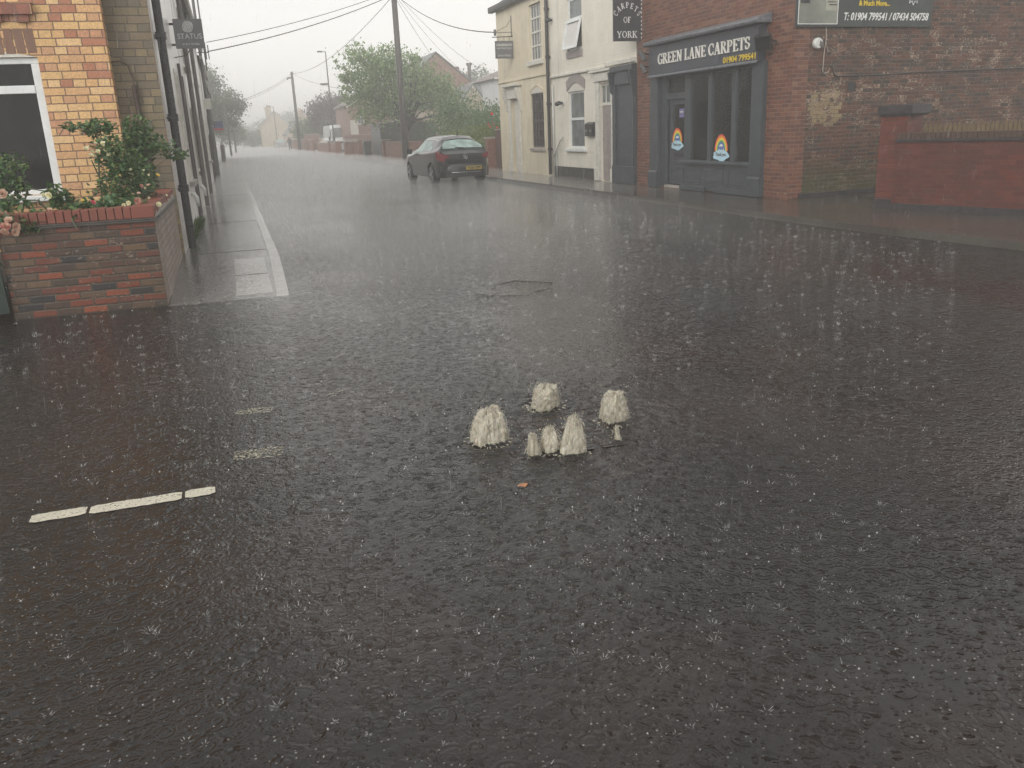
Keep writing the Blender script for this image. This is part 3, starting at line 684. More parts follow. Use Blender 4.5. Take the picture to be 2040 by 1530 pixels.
# doorcase
d = obj('door', MB().box(1.14,1.97,.10,.15,.12,2.60).box(1.24,1.50,.085,.10,.35,1.1).box(1.60,1.87,.085,.10,.35,1.1).box(1.24,1.50,.085,.10,1.3,2.4).box(1.60,1.87,.085,.10,1.3,2.4), M['white_wood'], t, bevel=.006)
obj('handle', MB().tube([(1.86,.06,1.12),(1.86,.10,1.12)], .025, 8), M['chrome'], d)
mb = MB().box(.92,1.12,-.07,0-.002,.10,2.78).box(1.99,2.19,-.07,-.002,.10,2.78).box(.88,2.23,-.10,-.002,2.65,3.02).box(.66,2.34,-.24,-.002,3.06,3.13).box(.78,2.28,-.15,-.002,3.02,3.06)
for i in range(10): mb.box(.90+i*.13,.95+i*.13,-.13,-.10,2.96,3.02)
for xx in (.90,1.97): mb.box(xx-.02,xx+.24,-.11,-.002,.10,.42)
obj('doorcase', mb, M['white_wood'], t, bevel=.008)
for xx in (.70,2.16): obj('bracket', MB().prism([(-.002,2.2),(-.06,2.25),(-.10,2.5),(-.20,2.75),(-.22,3.0),(-.002,3.0)], xx, xx+.13, 'x'), M['white_wood'], t)
mb = MB().tube([(5.13,-.09,5.75),(5.13,-.09,.14)], .055, 10)
for zz in (.9,2.3,3.7,5.1): mb.tube([(5.13,-.09,zz),(5.13,-.09,zz+.09)], .072, 10); mb.box(5.03,5.23,-.10,-.002,zz+.02,zz+.05)
obj('drainpipe', mb, M['pipe_black'], t, smooth=False)
# ---- white house
t = thing('white_house', 'white painted brick house with uPVC windows and grey mauve panelled door', 'house', RA, RZ)
ops = [(6.58,7.80,.98,2.62),(6.64,7.74,3.76,5.20),(8.95,9.78,.10,2.72)]
mb = MB().wall(9.88, 3.10, [ops[0], ops[2]], depth=.13, x0=5.19, z0=0); obj('wall', mb, M['white_brick'], t)
mb = MB().wall(11.20, 6.4, [ops[1]], depth=.13, x0=5.19, z0=3.10, y=-.012); mb.quad((5.19,7,3.1),(11.2,7,3.1),(11.2,7,6.4),(5.19,7,6.4)).quad((5.19,-.012,3.1),(5.19,-.012,6.4),(5.19,7,6.4),(5.19,7,3.1)).quad((11.2,-.012,3.1),(11.2,7,3.1),(11.2,7,6.4),(11.2,-.012,6.4)); obj('upper_wall', mb, M['white_brick'], t)
obj('roof', MB().quad((5.19,-.25,6.35),(11.2,-.25,6.35),(11.2,3.5,8.6),(5.19,3.5,8.6)).quad((11.2,7.2,6.35),(5.19,7.2,6.35),(5.19,3.5,8.6),(11.2,3.5,8.6)), M['slate'], t)
obj('dark_base', MB().box(5.30,8.62,-.03,-.002,.09,.42), plain('black_plinth_paint', (.04,.036,.033), .6, var=.6, scale=14), t)
obj('string_course', MB().box(5.22,9.4,-.07,-.014,3.10,3.16).box(9.4,11.18,-.08,-.014,3.13,3.24).box(8.45,9.95,-.16,-.014,3.02,3.08), M['white_wood'], t, bevel=.01)
window(t, 6.58,7.80,.98,2.62, y=.05, fw=.06, bars_h=(1.83,), gl=M['glass_grey'], sill=(.16,.09,.09,.01,M['upvc']))
pts = [(6.58+1.22*i/n, 2.62+.22*math.sin(math.pi*i/n)) for i in range(n+1)]; obj('arch_panel', MB().prism(pts, -.006, .05, 'y'), M['white_wood'], t)
mb = MB()
for i in range(n):
    a0, a1 = i/n, (i+1)/n
    P0 = (6.52+1.34*a0, 2.64+.22*math.sin(math.pi*a0)); P1 = (6.52+1.34*a1, 2.64+.22*math.sin(math.pi*a1))
    Q0 = (P0[0]+(a0-.5)*.10, P0[1]+.27); Q1 = (P1[0]+(a1-.5)*.10, P1[1]+.27)
    mb.prism([P0,P1,Q1,Q0], -.025, -.003, 'y')
obj('lintel', mb, M['mauve'], t)
bl = MB().box(6.72,7.66,.13,.135,3.85,5.15)
f = window(t, 6.64,7.74,3.76,5.20, y=.04, fw=.07, bars_h=(4.62,), gl=M['glass_grey'], sill=(.04,.05,.20,.02,M['mauve'])); obj('blind', bl, M['blind'], f)
# open lower casement
mb = MB(); 
for a in ((6.66,7.72,3.80,3.87),(6.66,7.72,4.53,4.60),(6.66,6.73,3.87,4.53),(7.65,7.72,3.87,4.53)): mb.box(a[0],a[1],-.045,.0,a[2],a[3])
cs = obj('casement', mb, M['upvc'], t, loc=(0,0,0), rot=None)
for v_ in cs.data.vertices: v_.co.y -= (4.60-v_.co.z)*.22
ob = obj('casement_blind', MB().quad((6.73,.004,3.87),(7.65,.004,3.87),(7.65,.004,4.53),(6.73,.004,4.53)), M['blind'], cs)
for v_ in ob.data.vertices: v_.co.y -= (4.60-v_.co.z)*.22
# door
mb = MB().box(8.97,9.76,.06,.10,.12,2.14)
for a, b in ((.28,.75),(.87,1.5),(1.62,2.0)):
    for xx in (9.08,9.42): mb.box(xx,xx+.24,.045,.06,a,b)
d = obj('door', mb, M['mauve'], t, bevel=.008)
obj('handle', MB().tube([(9.04,.03,1.25),(9.04,.06,1.25)], .02, 8), M['chrome'], d)
f = obj('fanlight', MB().box(8.95,9.78,.04,.10,2.14,2.22).box(8.95,9.78,.04,.10,2.66,2.72).box(9.20,9.23,.05,.09,2.22,2.66).box(9.48,9.51,.05,.09,2.22,2.66), M['white_wood'], t)
obj('pane', MB().box(8.96,9.77,.07,.08,2.2,2.68), M['glass_grey'], f)
mb = MB().box(8.72,8.95,-.07,-.002,.45,2.78).box(9.78,9.87,-.07,-.002,.45,2.78).box(8.66,8.97,-.10,-.002,.10,.45).box(9.76,9.88,-.10,-.002,.10,.45).box(8.66,9.88,-.10,-.002,2.78,3.0)
obj('doorcase', mb, M['white_wood'], t, bevel=.01)
# blue grey pilaster and console
mb = MB().box(9.90,11.20,-.05,.10,.10,3.08).box(9.88,11.22,-.10,-.05,.10,.55).box(9.93,10.10,-.10,-.05,.55,2.6).box(10.98,11.18,-.10,-.05,.55,2.6).box(9.88,11.22,-.16,-.05,2.95,3.08)
mb.prism([(-.05,2.35),(-.14,2.45),(-.22,2.95),(-.05,2.95)], 9.88, 9.97, 'x').prism([(-.05,2.35),(-.14,2.45),(-.22,2.95),(-.05,2.95)], 11.12, 11.22, 'x')
pts = [(10.15,2.62),(11.02,2.62),(10.92,2.90),(10.25,2.90)]; mb.prism(pts, -.15, -.05, 'y')
obj('pilaster', mb, M['shop_grey'], t, bevel=.008)
mb = MB().tube([(5.40,-.05,.12),(5.40,-.05,2.9)], .03, 8).tube([(5.95,-.04,6.0),(5.9,-.04,3.3),(5.97,-.04,3.1)], .008, 5).tube([(5.62,-.05,.12),(5.62,-.05,.9),(5.7,-.05,1.0)], .022, 8)
mb.tube([(5.35,-.08,.55),(5.42,-.07,.72),(6.0,-.06,1.22),(6.12,-.05,1.25),(6.14,-.04,1.34)], .022, 8)
obj('waste_pipe', mb, M['white_plastic'], t, smooth=True)
def wall_lamp(x, z, label, body, s=1.):
    o = thing('wall_lamp', label, 'lamp', RA, RZ)
    obj('backplate', MB().tube([(x,-.001,z),(x,-.035*s,z)], .075*s, 12), body, o)
    obj('lamp_head', MB().tube([(x,-.03*s,z-.02),(x-.05,-.12*s,z),(x-.10,-.19*s,z-.03),(x-.13,-.22*s,z-.05)], [.03*s,.06*s,.07*s,.05*s], 10), M['black'], o, smooth=True)
wall_lamp(6.20,2.33,'small black wall lamp on white backplate beside lower white house window', M['white_plastic'])
wall_lamp(5.48,4.80,'small wall lamp high up beside the drainpipe between the two houses', M['white_plastic'], .9)
for i, (x, l) in enumerate(((8.06,'black wall mailbox nearer the white framed window'),(8.34,'black wall mailbox nearer the mauve door'))):
    o = thing('mailbox', l, 'mailbox', RA, RZ, 'mailboxes by the mauve door')
    mb = MB().box(x,x+.25,-.11,-.002,1.33,1.66).prism([(-.125,1.66),(-.002,1.66),(-.002,1.72)], x-.01, x+.26, 'x'); obj('body', mb, M['black'], o, bevel=.006)
    obj('badge', MB().tube([(x+.125,-.111,1.48),(x+.125,-.118,1.48)], .03, 10), M['chrome'], o)
# ---- carpet shop
t = thing('carpet_shop', 'red brick corner shop with slate blue shopfront under a lead cornice', 'shop', RA, RZ)
SZ = .12
ops = [(12.50,16.45,SZ,2.70)]
mb = MB().wall(17.63, 7.0, ops, depth=.05, x0=11.22, z0=0); mb.quad((11.22,8,0),(17.63,8,0),(17.63,8,7),(11.22,8,7)).quad((11.22,0,0),(11.22,0,7),(11.22,8,7),(11.22,8,0)).quad((11.22,0,7),(17.63,0,7),(17.63,8,7),(11.22,8,7))
obj('wall', mb, M['shop_brick'], t)
# gable: turned round the corner; built in the same local frame
GD = R(3.8)-RZ; gx, gy = math.cos(GD), math.sin(GD)
def G(u, y, z): return (17.63+gx*u-gy*y, gy*u+gx*y, z)
gb = thing('side_extension', 'long weathered red brick side wall of the carpet shop with pale patches', 'building', (RA[0]+17.63*math.cos(RZ), RA[1]+17.63*math.sin(RZ), 0), R(3.8))
mb = MB().wall(9.0, 7.0, [(1.31,1.50,2.05,2.22)], depth=.06, x0=.0, z0=0); mb.quad((9,0,0),(9,0,7),(9,6,7),(9,6,0)); mb.quad((0,0,7),(9,0,7),(9,6,7),(0,6,7))
obj('wall', mb, M['gable_brick'], gb)
obj('quoins', MB().box(-.0,.34,-.006,.0-.001,.1,6.9), M['shop_brick'], gb)
mb = MB().box(.28,2.25,-.03,-.002,.10,.19); obj('damp_course', mb, M['dark_cap'], gb)
vt = obj('air_vent', MB().box(1.31,1.50,.01,.05,2.05,2.22), M['black'], gb)
mb = MB()
for i in range(5): mb.box(1.32,1.49,.0,.012,2.07+i*.03,2.085+i*.03)
obj('slats', mb, M['black'], vt)
# fascia and cornice
obj('fascia_board', MB().box(12.24,16.76,-.20,-.002,2.70,3.36), M['shop_grey2'], t, bevel=.008)
mb = MB().prism([(-.002,3.37),(-.34,3.37),(-.36,3.42),(-.30,3.47),(-.002,3.56)], 12.18, 16.92, 'x'); mb.prism([(-.201,2.66),(-.24,2.66),(-.24,2.70),(-.201,2.72)], 12.22, 16.78, 'x')
obj('cornice', mb, M['lead'], t, bevel=.01)
mb = MB(); s_ = 'GREEN LANE CARPETS'; hg = .235; tw = 3.80; ws = 1.; 
w1 = serif_w(s_, hg, 1., .07); ws = (tw-(w1-serif_w(s_, hg, 1., 0.)))/serif_w(s_, hg, 1., 0.)
serif(mb, s_, 12.74, 2.935, hg, ws, .07, y=-.205, th=.02); fl = obj('shop_name', mb, M['letters_white'], t)
text('phone_number', '01904 799541', .16, M['letters_yellow'], t, 16.16, -.212, 2.79, 1.30, 0, .004)
# pilasters
mb = MB()
for x0, x1 in ((12.11,12.50),(16.45,16.84)):
    mb = MB(); mb.box(x0,x1,-.10,.05,.50,2.70).box(x0-.02,x1+.02,-.14,.05,.10,.46); mb.prism([(-.14,.46),(-.10,.50),(-.002,.50),(-.002,.46)], x0-.02, x1+.02, 'x')
    obj('pilaster', mb, M['shop_grey'], t, bevel=.008)
# door and frame
mb = MB().box(12.50,12.74,.02,.09,.12,2.70).box(13.60,13.86,.02,.09,.12,2.70).box(12.74,13.60,.02,.09,2.62,2.70).box(12.74,13.60,.03,.09,2.14,2.28)
obj('door_frame', mb, M['shop_grey'], t, bevel=.006)
mb = MB().box(12.76,13.58,.10,.15,.18,1.02).box(12.76,12.90,.10,.15,1.02,2.13).box(13.46,13.58,.10,.15,1.02,2.13).box(12.90,13.46,.10,.15,2.02,2.13).box(12.86,13.48,.085,.10,.30,.62).box(12.86,13.48,.09,.10,.70,.74)
d = obj('door', mb, M['shop_grey'], t, bevel=.006)
obj('pane', MB().box(12.89,13.47,.12,.13,1.0,2.03), M['glass_clear'], d)
obj('letterbox', MB().box(13.02,13.44,.09,.10,.82,.92), M['black'], d)
obj('threshold', MB().box(12.74,13.60,-.02,.10,.10,.16), M['stone_cap'], t)
obj('fanlight', MB().box(12.74,13.60,.10,.11,2.28,2.62), M['glass_clear'], t)
# display windows
mb = MB().box(13.86,16.45,.02,.09,2.62,2.70).box(13.86,16.45,.0,.09,.70,.77).box(14.66,14.80,.0,.09,.77,2.62).box(15.60,15.74,.0,.09,.77,2.62).box(16.42,16.45,.02,.09,.77,2.62).box(13.86,13.89,.0,.09,.77,2.62)
wf = obj('display_window', mb, M['shop_grey'], t, bevel=.005)
for a, b in ((13.89,14.66),(14.80,15.60),(15.74,16.42)): obj('pane', MB().box(a,b,.045,.055,.77,2.62), M['glass_clear'], wf)
mb = MB().box(13.55,16.46,-.14,.0,.70,.755); obj('sill', mb, M['shop_grey'], t, bevel=.01)
mb = MB().box(13.62,16.45,-.05,.09,.12,.70)
for a, b in ((13.70,14.50),(14.66,15.46),(15.62,16.38)):
    for c, d2 in ((.255,.27),(.30,.315),(.58,.60)): mb.box(a,b,-.065,-.05,c,d2)
    mb.box(a,a+.03,-.062,-.05,.25,.60).box(b-.03,b,-.062,-.05,.25,.60)
mb.box(13.62,14.70,-.10,-.05,.10,.20).box(15.2,16.44,-.12,-.05,.10,.22)
obj('stallriser', mb, M['shop_grey'], t, bevel=.005)
# interior
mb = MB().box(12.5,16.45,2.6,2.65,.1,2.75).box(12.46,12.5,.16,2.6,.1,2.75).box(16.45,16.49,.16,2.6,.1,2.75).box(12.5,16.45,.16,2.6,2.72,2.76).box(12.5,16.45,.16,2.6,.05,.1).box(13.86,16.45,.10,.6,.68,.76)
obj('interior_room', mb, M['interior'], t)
def crate(x, y, z, sx_, sy_, sz_, label, nm='sample_stand'):
    o = thing(nm, label, 'display stand', RA, RZ)
    mb = MB(); q = .018
    for xx in (x, x+sx_-q):
        for yy in (y, y+sy_-q): mb.box(xx,xx+q,yy,yy+q,z,z+sz_)
    for zz in (z+sz_*.5, z+sz_): mb.box(x,x+sx_,y,y+q,zz-q,zz).box(x,x+sx_,y+sy_-q,y+sy_,zz-q,zz).box(x,x+q,y+q,y+sy_-q,zz-q,zz).box(x+sx_-q,x+sx_,y+q,y+sy_-q,zz-q,zz)
    obj('frame', mb, M['white_plastic'], o); return o
crate(15.80,.075,.77,.42,.35,.46,'square white framed stand behind the shop window pane farthest from the door')
crate(16.28,.08,.77,.15,.35,.44,'narrow white stand beside the pilaster in the shop window')
o = thing('sample_board', 'pale board of carpet samples in the window pane beside the shop door', 'display board', RA, RZ)
obj('board', MB().box(13.92,14.62,.075,.10,.77,1.16), M['letters_white'], o)
mb = MB(); rr = random.Random(5)
for i in range(7):
    for j in range(5):
        if rr.random() < .75: mb.box(13.96+i*.095,14.025+i*.095,.068,.0745,.80+j*.07,.85+j*.07)
obj('samples', mb, M['carpet'], o)
o = thing('carpet_roll_stack', 'dark rolled carpets stacked above the square white window stand', 'carpet rolls', RA, RZ)
for k, (xx, zz, r_) in enumerate(((15.95,1.38,.11),(16.2,1.36,.11),(16.05,1.56,.12))): obj('roll', MB().tube([(xx,.55,zz),(xx,2.2,zz)], r_, 14), M['carpet'], o)
obj('shelf', MB().box(15.75,16.40,.55,2.2,1.20,1.25).box(15.75,15.79,.6,.64,.10,1.20).box(16.36,16.40,.6,.64,.10,1.20), M['interior'], o)
tag(obj('blind_cord', MB().tube([(14.98,.09,2.0),(15.0,.09,.82)], .012, 5).tube([(15.06,.09,2.0),(15.07,.09,1.2)], .012, 5), M['white_plastic'], loc=RA, rot=(0,0,RZ)), 'pale hanging cords behind the middle shop window pane', 'cord')
# rainbow stickers
def rainbow(x, z, wd, y, label):
    o = thing('rainbow_sticker', label, 'sticker', RA, RZ, 'rainbow stickers on the shopfront')
    cols = [(.62,.06,.04),(.75,.30,.03),(.80,.60,.05),(.06,.35,.12),(.05,.12,.40)]
    hw = wd*.43; hh = hw*1.32; mats = [bpy.data.materials.get('rb%d'%i) or plain('rb%d'%i, c, .4, var=.03) for i, c in enumerate(cols)]
    for i in range(5):
        r0 = 1-i*.115; r1 = r0-.115; mb = MB(); m = 16
        for k in range(m):
            a0, a1 = math.pi*k/m, math.pi*(k+1)/m; yy = y-.002
            mb.quad(*[(x+hw*r*math.cos(a), yy, z+hh*r*math.sin(a)) for r, a in ((r1,a1),(r1,a0),(r0,a0),(r0,a1))])
        obj('band', mb, mats[i], o)
    mb = MB(); m = 16; r1 = 1-5*.115
    mb.prism([(x+hw*r1*math.cos(math.pi*k/m), z+hh*r1*math.sin(math.pi*k/m)) for k in range(m+1)], y-.0025, y-.001, 'y'); obj('panel', mb, M['letters_white'], o)
    text('lettering', 'NHS', wd*.15, bpy.data.materials['rb4'], o, x, y-.008, z+hh*.17, 1., .15, .004)
    mb = MB(); pts = []; 
    for k in range(40):
        a = 2*math.pi*k/40; b = 1+.10*math.cos(a*5+.6) if math.sin(a) < .3 else 1+.03*math.cos(a*7)
        pts.append((x+wd*.50*b*math.cos(a)**1 if True else 0, z-hh*.26+hh*.33*b*math.sin(a)))
    mb.prism(pts, y-.006, y-.004, 'y'); obj('cloud', mb, bpy.data.materials.get('cloud_blue') or plain('cloud_blue', (.42,.62,.72), .4, var=.12, scale=3), o)
    text('lettering', 'Thank you', wd*.17, M['sign_slate'], o, x, y-.010, z-hh*.20, .95, 0, .001)
rainbow(13.16,1.17,.56,.095,'rainbow and cloud sticker on the glass of the shop door')
rainbow(15.18,.98,.62,.042,'rainbow and cloud sticker at the foot of the middle shop window')
o = thing('window_notice', 'small purple notice stuck high inside the shop door glass', 'notice', RA, RZ)
obj('sheet', MB().box(13.22,13.44,.105,.108,1.72,1.92), plain('lilac_paper', (.16,.14,.30), .5), o); text('lettering', 'OPEN', .06, M['letters_white'], o, 13.33,.100,1.84)
# floodlights
def flood(o, x, y, z, ang, s=1.):
    obj('arm', MB().tube([(x,0,z),(x,y*.6,z+.02),(x,y,z+.04)], .018, 6), M['black'], o)
    c, sn = math.cos(ang), math.sin(ang); mb = MB().box(-.13*s,.13*s,-.05,.05,-.12*s,.12*s); h_ = obj('lamp_head', mb, M['black'], o, bevel=.01); h_.location = (x, y-.05, z-.02); h_.rotation_euler = (R(28), 0, ang)
    obj('lens', MB().box(-.11*s,.11*s,-.056,-.051,-.10*s,.10*s), M['glass'], h_)
for (x,z,l) in ((11.93,3.22,'upper of the two black floodlights between fascia and hanging board'),(11.98,2.92,'lower of the two black floodlights between fascia and hanging board')):
    o = thing('floodlight', l, 'floodlight', RA, RZ, 'black floodlights on the shop'); flood(o, x, -.16, z, R(-30))
o = thing('floodlight', 'large black floodlight at the yellow number end of the fascia', 'floodlight', RA, RZ, 'black floodlights on the shop'); flood(o, 17.08, -.24, 3.02, R(35), 1.2)
# projecting sign of the shop
o = thing('projecting_sign', 'tall black hanging board lettered GREEN LANE CARPETS OF YORK', 'sign', (9.30,20.5,3.58))
obj('board', MB().box(0,.74,0,.05,0,1.42), M['sign_dark'], o, bevel=.006)
obj('bracket', MB().box(.74,.80,.01,.04,1.2,1.24).box(.74,.80,.01,.04,.2,.24), M['black'], o)
mb = MB()
def cen(s, z, hg, wsc=.86, gap=.07):
    w_ = serif_w(s, hg, wsc, gap); serif(mb, s, .37-w_/2, z, hg, wsc, gap, y=-.002, th=.006)
cen('YORK', .075, .155, 1.); cen('OF', .42, .135, .95); cen('LANE', .955, .15, .95); cen('GREEN', 1.155, .14, 1.02)
s_ = 'CARPETS'
for i, ch in enumerate(s_):
    a = R(62-20.7*i); rr_ = .30; px, pz = .37-rr_*math.sin(a), .44+rr_*math.cos(a)*1.05
    wdt = GL[ch][0]*.13*.8; serif(mb, ch, px-wdt/2*math.cos(a*.75), pz-wdt/2*math.sin(a*.75), .13, .8, 0, y=-.002, th=.006, rot=a*.75)
obj('lettering', mb, M['letters_grey'], o)
mb = MB()
for i in range(14): mb.box(.745,.765,.0,.02,.06+i*.095,.10+i*.095)
obj('edge_studs', mb, M['letters_grey'], o)
# hanging sign of the cream house
o = thing('hanging_sign', 'small slate grey hanging sign lettered HARRISON below an iron bracket', 'sign', (9.28,30.4,0))
obj('board', MB().box(0,.66,0,.04,4.0,4.58), M['sign_slate'], o, bevel=.006)
text('lettering', 'HARRISON', .115, M['letters_grey'], o, .33,-.006,4.44,1.,0,.002); text('lettering', 'MOTORCYCLES', .075, M['letters_grey'], o, .33,-.006,4.33,1.)
text('lettering', '01904 799555', .085, M['letters_grey'], o, .33,-.006,4.09,.95)
br = obj('bracket', MB().tube([(-.10,.02,4.70),(.66,.02,4.72)], .016, 6).tube([(.02,.02,4.84),(.64,.02,4.86)], .010, 6).tube([(.62,.02,4.70),(.62,.02,5.40)], .014, 6).tube([(.05,.02,4.86),(.2,.02,4.95),(.45,.02,5.05),(.62,.02,5.28)], .008, 6), M['black'], o)
for lx in (.12,.34,.54): obj('link', MB().tube([(lx,.02,4.58),(lx,.02,4.70)],.008,5), M['black'], br)
obj('insulator', MB().tube([(.02,.02,4.75),(.02,.02,4.95)], .045, 8), M['pipe_grey'], br)
# ---- billboard and fittings on the gable
GL0 = gb.location.copy(); GR = R(3.8)
o = thing('billboard', 'wide dark green shop board with a room photo and white phone numbers', 'billboard', GL0, GR)
obj('board', MB().box(-.03,3.22,-.05,-.012,3.20,4.40), M['bill_green'], o, bevel=.006)
obj('photo_panel', MB().box(.02,.90,-.058,-.05,3.26,4.36), plain('grey_room_photo', (.17,.18,.15), .35, var=.45, scale=1.6), o)
obj('photo_border', MB().box(.01,.91,-.064,-.052,3.245,3.257).box(.01,.02,-.064,-.052,3.257,4.37).box(.902,.912,-.064,-.052,3.257,4.37), M['letters_grey'], o)
obj('photo_table', MB().box(.06,.26,-.0605,-.058,3.60,3.90), M['black'], o); obj('photo_wall', MB().box(.62,.895,-.0600,-.058,3.48,3.95), plain('pale_photo_tone', (.30,.30,.24), .4), o)
obj('photo_shelf', MB().box(.70,.88,-.0615,-.0602,3.57,3.59).box(.66,.86,-.0615,-.0602,3.62,3.635), M['black'], o)
text('phone_number', 'T: 01904 799541 / 07434 504758', .185, M['letters_grey'], o, 2.08,-.056,3.375,.83,.25,.003)
text('lettering', '& Much More...', .125, M['letters_yellow'], o, 1.77,-.056,3.61,.95,0,.004)
mb = MB(); st = [(2.72+(.10 if k%2 else .17)*math.sin(k*math.pi/10+.0), 3.76+(.10 if k%2 else .17)*math.cos(k*math.pi/10)) for k in range(20)]
for k in range(20):
    a, b = st[k], st[(k+1)%20]; mb.tube([(a[0],-.055,a[1]),(b[0],-.055,b[1])], .006, 4)
obj('starburst', mb, M['letters_grey'], o)
o = thing('alarm_bell', 'round white bell housing on the weathered brick below the billboard', 'bell', GL0, GR)
obj('housing', MB().tube([(.51,-.001,2.92),(.51,-.05,2.92),(.51,-.075,2.92)], [.10,.10,.085], 20), M['white_plastic'], o, bevel=.006)
mb = MB().tube([(.56,-.076,2.90),(.56,-.095,2.90)], .045, 10).tube([(.53,-.076,2.96),(.60,-.095,2.84)], .015, 6); obj('striker', mb, M['pipe_grey'], o)
mb = MB().tube([(.70,-.012,3.20),(.72,-.012,3.02),(.69,-.012,2.75),(.68,-.012,2.43),(.74,-.012,2.39),(.82,-.012,2.42),(.84,-.012,2.47)], .009, 5).tube([(.72,-.012,2.95),(.78,-.012,2.76)], .006, 5)
tag(obj('hanging_cable', mb, M['cable_w'], loc=GL0, rot=(0,0,GR)), 'pale loose cable hanging down from the billboard', 'cable')
mb = MB().tube([(.90,-.014,2.52),(.95,-.014,2.37),(1.05,-.014,2.335),(2.0,-.014,2.34),(3.0,-.014,2.37),(4.5,-.014,2.39),(8.8,-.014,2.44)], .014, 6)
tag(obj('wall_cable', mb, M['cable'], loc=GL0, rot=(0,0,GR)), 'long dark cable running level across the weathered brick wall', 'cable')
# ---- red garden wall
WA, WR = (10.24,11.96,0), R(-71.43)
o = thing('red_garden_wall', 'low smooth red brick wall with dark coping and a capped pier', 'wall', WA, WR)
obj('panel', MB().box(.26,7.0,-.04,.18,.0,1.17), M['red_wall'], o)
mb = MB()
for i in range(84): mb.box(.27+i*.08,.27+i*.08+.074,-.045,.19,1.215,1.31)
obj('coping', mb, brick('dark_soldier_coping', [(.075,.030,.022),(.055,.026,.02),(.09,.035,.026)], (.06,.03,.02), h=5, L=.08, mw=0), o)
obj('creasing', MB().box(.26,7.0,-.075,.2,1.172,1.212), M['dark_cap'], o, bevel=.005)
obj('pier', MB().box(-.06,.40,-.0,.46,.0,1.57), M['red_pier'], o)
obj('dark_base', MB().box(-.075,.24,-.02,.47,.0,.26).box(.242,7.0,-.055,.19,.0,.20), M['dark_cap'], o)  # dark stain along the wall foot, added as low boxes
obj('pier_cap', MB().box(-.10,.50,-.05,.52,1.60,1.75).box(-.085,.46,-.03,.50,1.572,1.60), M['dark_cap'], o, bevel=.01)
o = thing('picket_fence', 'ochre picket fence with pointed tops behind the red garden wall', 'fence', (11.6,12.9,0), R(3))
for i in range(34):
    x = i*.115; obj('picket', MB().prism([(x,.1),(x+.085,.1),(x+.085,1.34),(x+.0425,1.42),(x,1.34)], 0, .018, 'y'), M['picket'], o)
obj('rail', MB().box(0,3.95,.019,.06,1.1,1.18).box(0,3.95,.019,.06,.4,.48), M['picket'], o)
# ================================================================== LEFT: corner house, garden, terrace
t = thing('corner_house', 'yellow brick corner house with white window and limewashed flank wall', 'house', (0,0,0))
BY, OY, SX = 12.95, 13.2, -.80
def sh(mb, dx=0, dy=0, dz=0): mb.v = [(a+dx, b+dy, c+dz) for a, b, c in mb.v]; return mb
mb = sh(MB().wall(-1.36, 3.30, [(-4.6,-2.20,1.06,2.78)], depth=.16, x0=-7, z0=0), 0, BY, 0); mb.quad((-1.36,BY,0),(-1.36,OY,0),(-1.36,OY,6),(-1.36,BY,6)); mb.quad((-7,BY,3.30),(-1.36,BY,3.30),(-1.36,BY,6),(-7,BY,6))
obj('bay_wall', mb, M['yellow_brick'], t)
mb = MB().quad((-1.36,OY,0),(SX,OY,0),(SX,OY,7),(-1.36,OY,7)); obj('front_wall', mb, M['old_brown'], t)
mb = MB(); ops = [(17.6,18.7,.93,2.95),(19.6,20.5,.1,2.85)]
for (a,b,c,d) in ((OY,17.6,0,7),(17.6,18.7,0,.93),(17.6,18.7,2.95,7),(18.7,19.6,0,7),(19.6,20.5,2.85,7),(20.5,21.0,0,7)): mb.quad((SX,a,c),(SX,b,c),(SX,b,d),(SX,a,d))
for a,b,c,d in ops: mb.quad((SX,a,c),(SX,a,d),(SX-.12,a,d),(SX-.12,a,c)).quad((SX,b,c),(SX-.12,b,c),(SX-.12,b,d),(SX,b,d)).quad((SX,a,d),(SX,b,d),(SX-.12,b,d),(SX-.12,a,d)).quad((SX,a,c),(SX-.12,a,c),(SX-.12,b,c),(SX,b,c))
mb.quad((SX,21,0),(-8,21,0),(-8,21,7),(SX,21,7)).quad((-8,13.2,7),(SX,13.2,7),(SX,21,7),(-8,21,7))
obj('flank_wall', mb, M['pink_white'], t)
obj('dentil_band', (lambda m: [m.box(-7+i*.31,-6.86+i*.31,BY-.05,BY-.002,3.19,3.28) for i in range(16)] and m.box(-7,-2.15,BY-.09,BY-.002,3.28,3.42) )(MB()), brick('dentil_brick', [(.30,.10,.06),(.24,.08,.05),(.36,.20,.10)], (.2,.1,.06), h=.2, L=.155, mw=.008), t)
mb = MB()   # flat arch of tall gauged bricks over the window
for i in range(20):
    x1 = -2.19-i*.125; k = .012*i; mb.prism([(x1,2.83-.006*i+.0),(x1-.105,2.83-.006*i),(x1-.105-.02*math.cos(i),3.12),(x1-.01,3.12)], BY-.006, BY-.001, 'y')
obj('window_arch', mb, brick('arch_brick', [(.52,.35,.16),(.46,.28,.12),(.55,.38,.18)], (.2,.1,.06), h=5, L=.125, mw=0), t)
n = 10; pts = [(-4.6+2.4*i/n, 2.78+.14*math.sin(math.pi*i/n)) for i in range(n+1)]; obj('head_panel', MB().prism(pts, BY-.004, BY+.02, 'y'), M['white_wood'], t)
mb = MB(); fy0, fy1 = BY+.04, BY+.10
mb.box(-4.6,-2.20,fy0,fy1,1.06,1.13).box(-4.6,-2.20,fy0,fy1,2.70,2.78).box(-2.30,-2.20,fy0,fy1,1.13,2.70).box(-4.6,-4.5,fy0,fy1,1.13,2.70).box(-4.5,-2.30,fy0-.01,fy1-.01,2.34,2.44).box(-3.45,-3.35,fy0,fy1,1.13,2.34)
f = obj('window', mb, M['upvc'], t, bevel=.008)
obj('pane', MB().box(-4.5,-2.30,fy0+.03,fy0+.04,1.13,2.70), M['glass'], f)
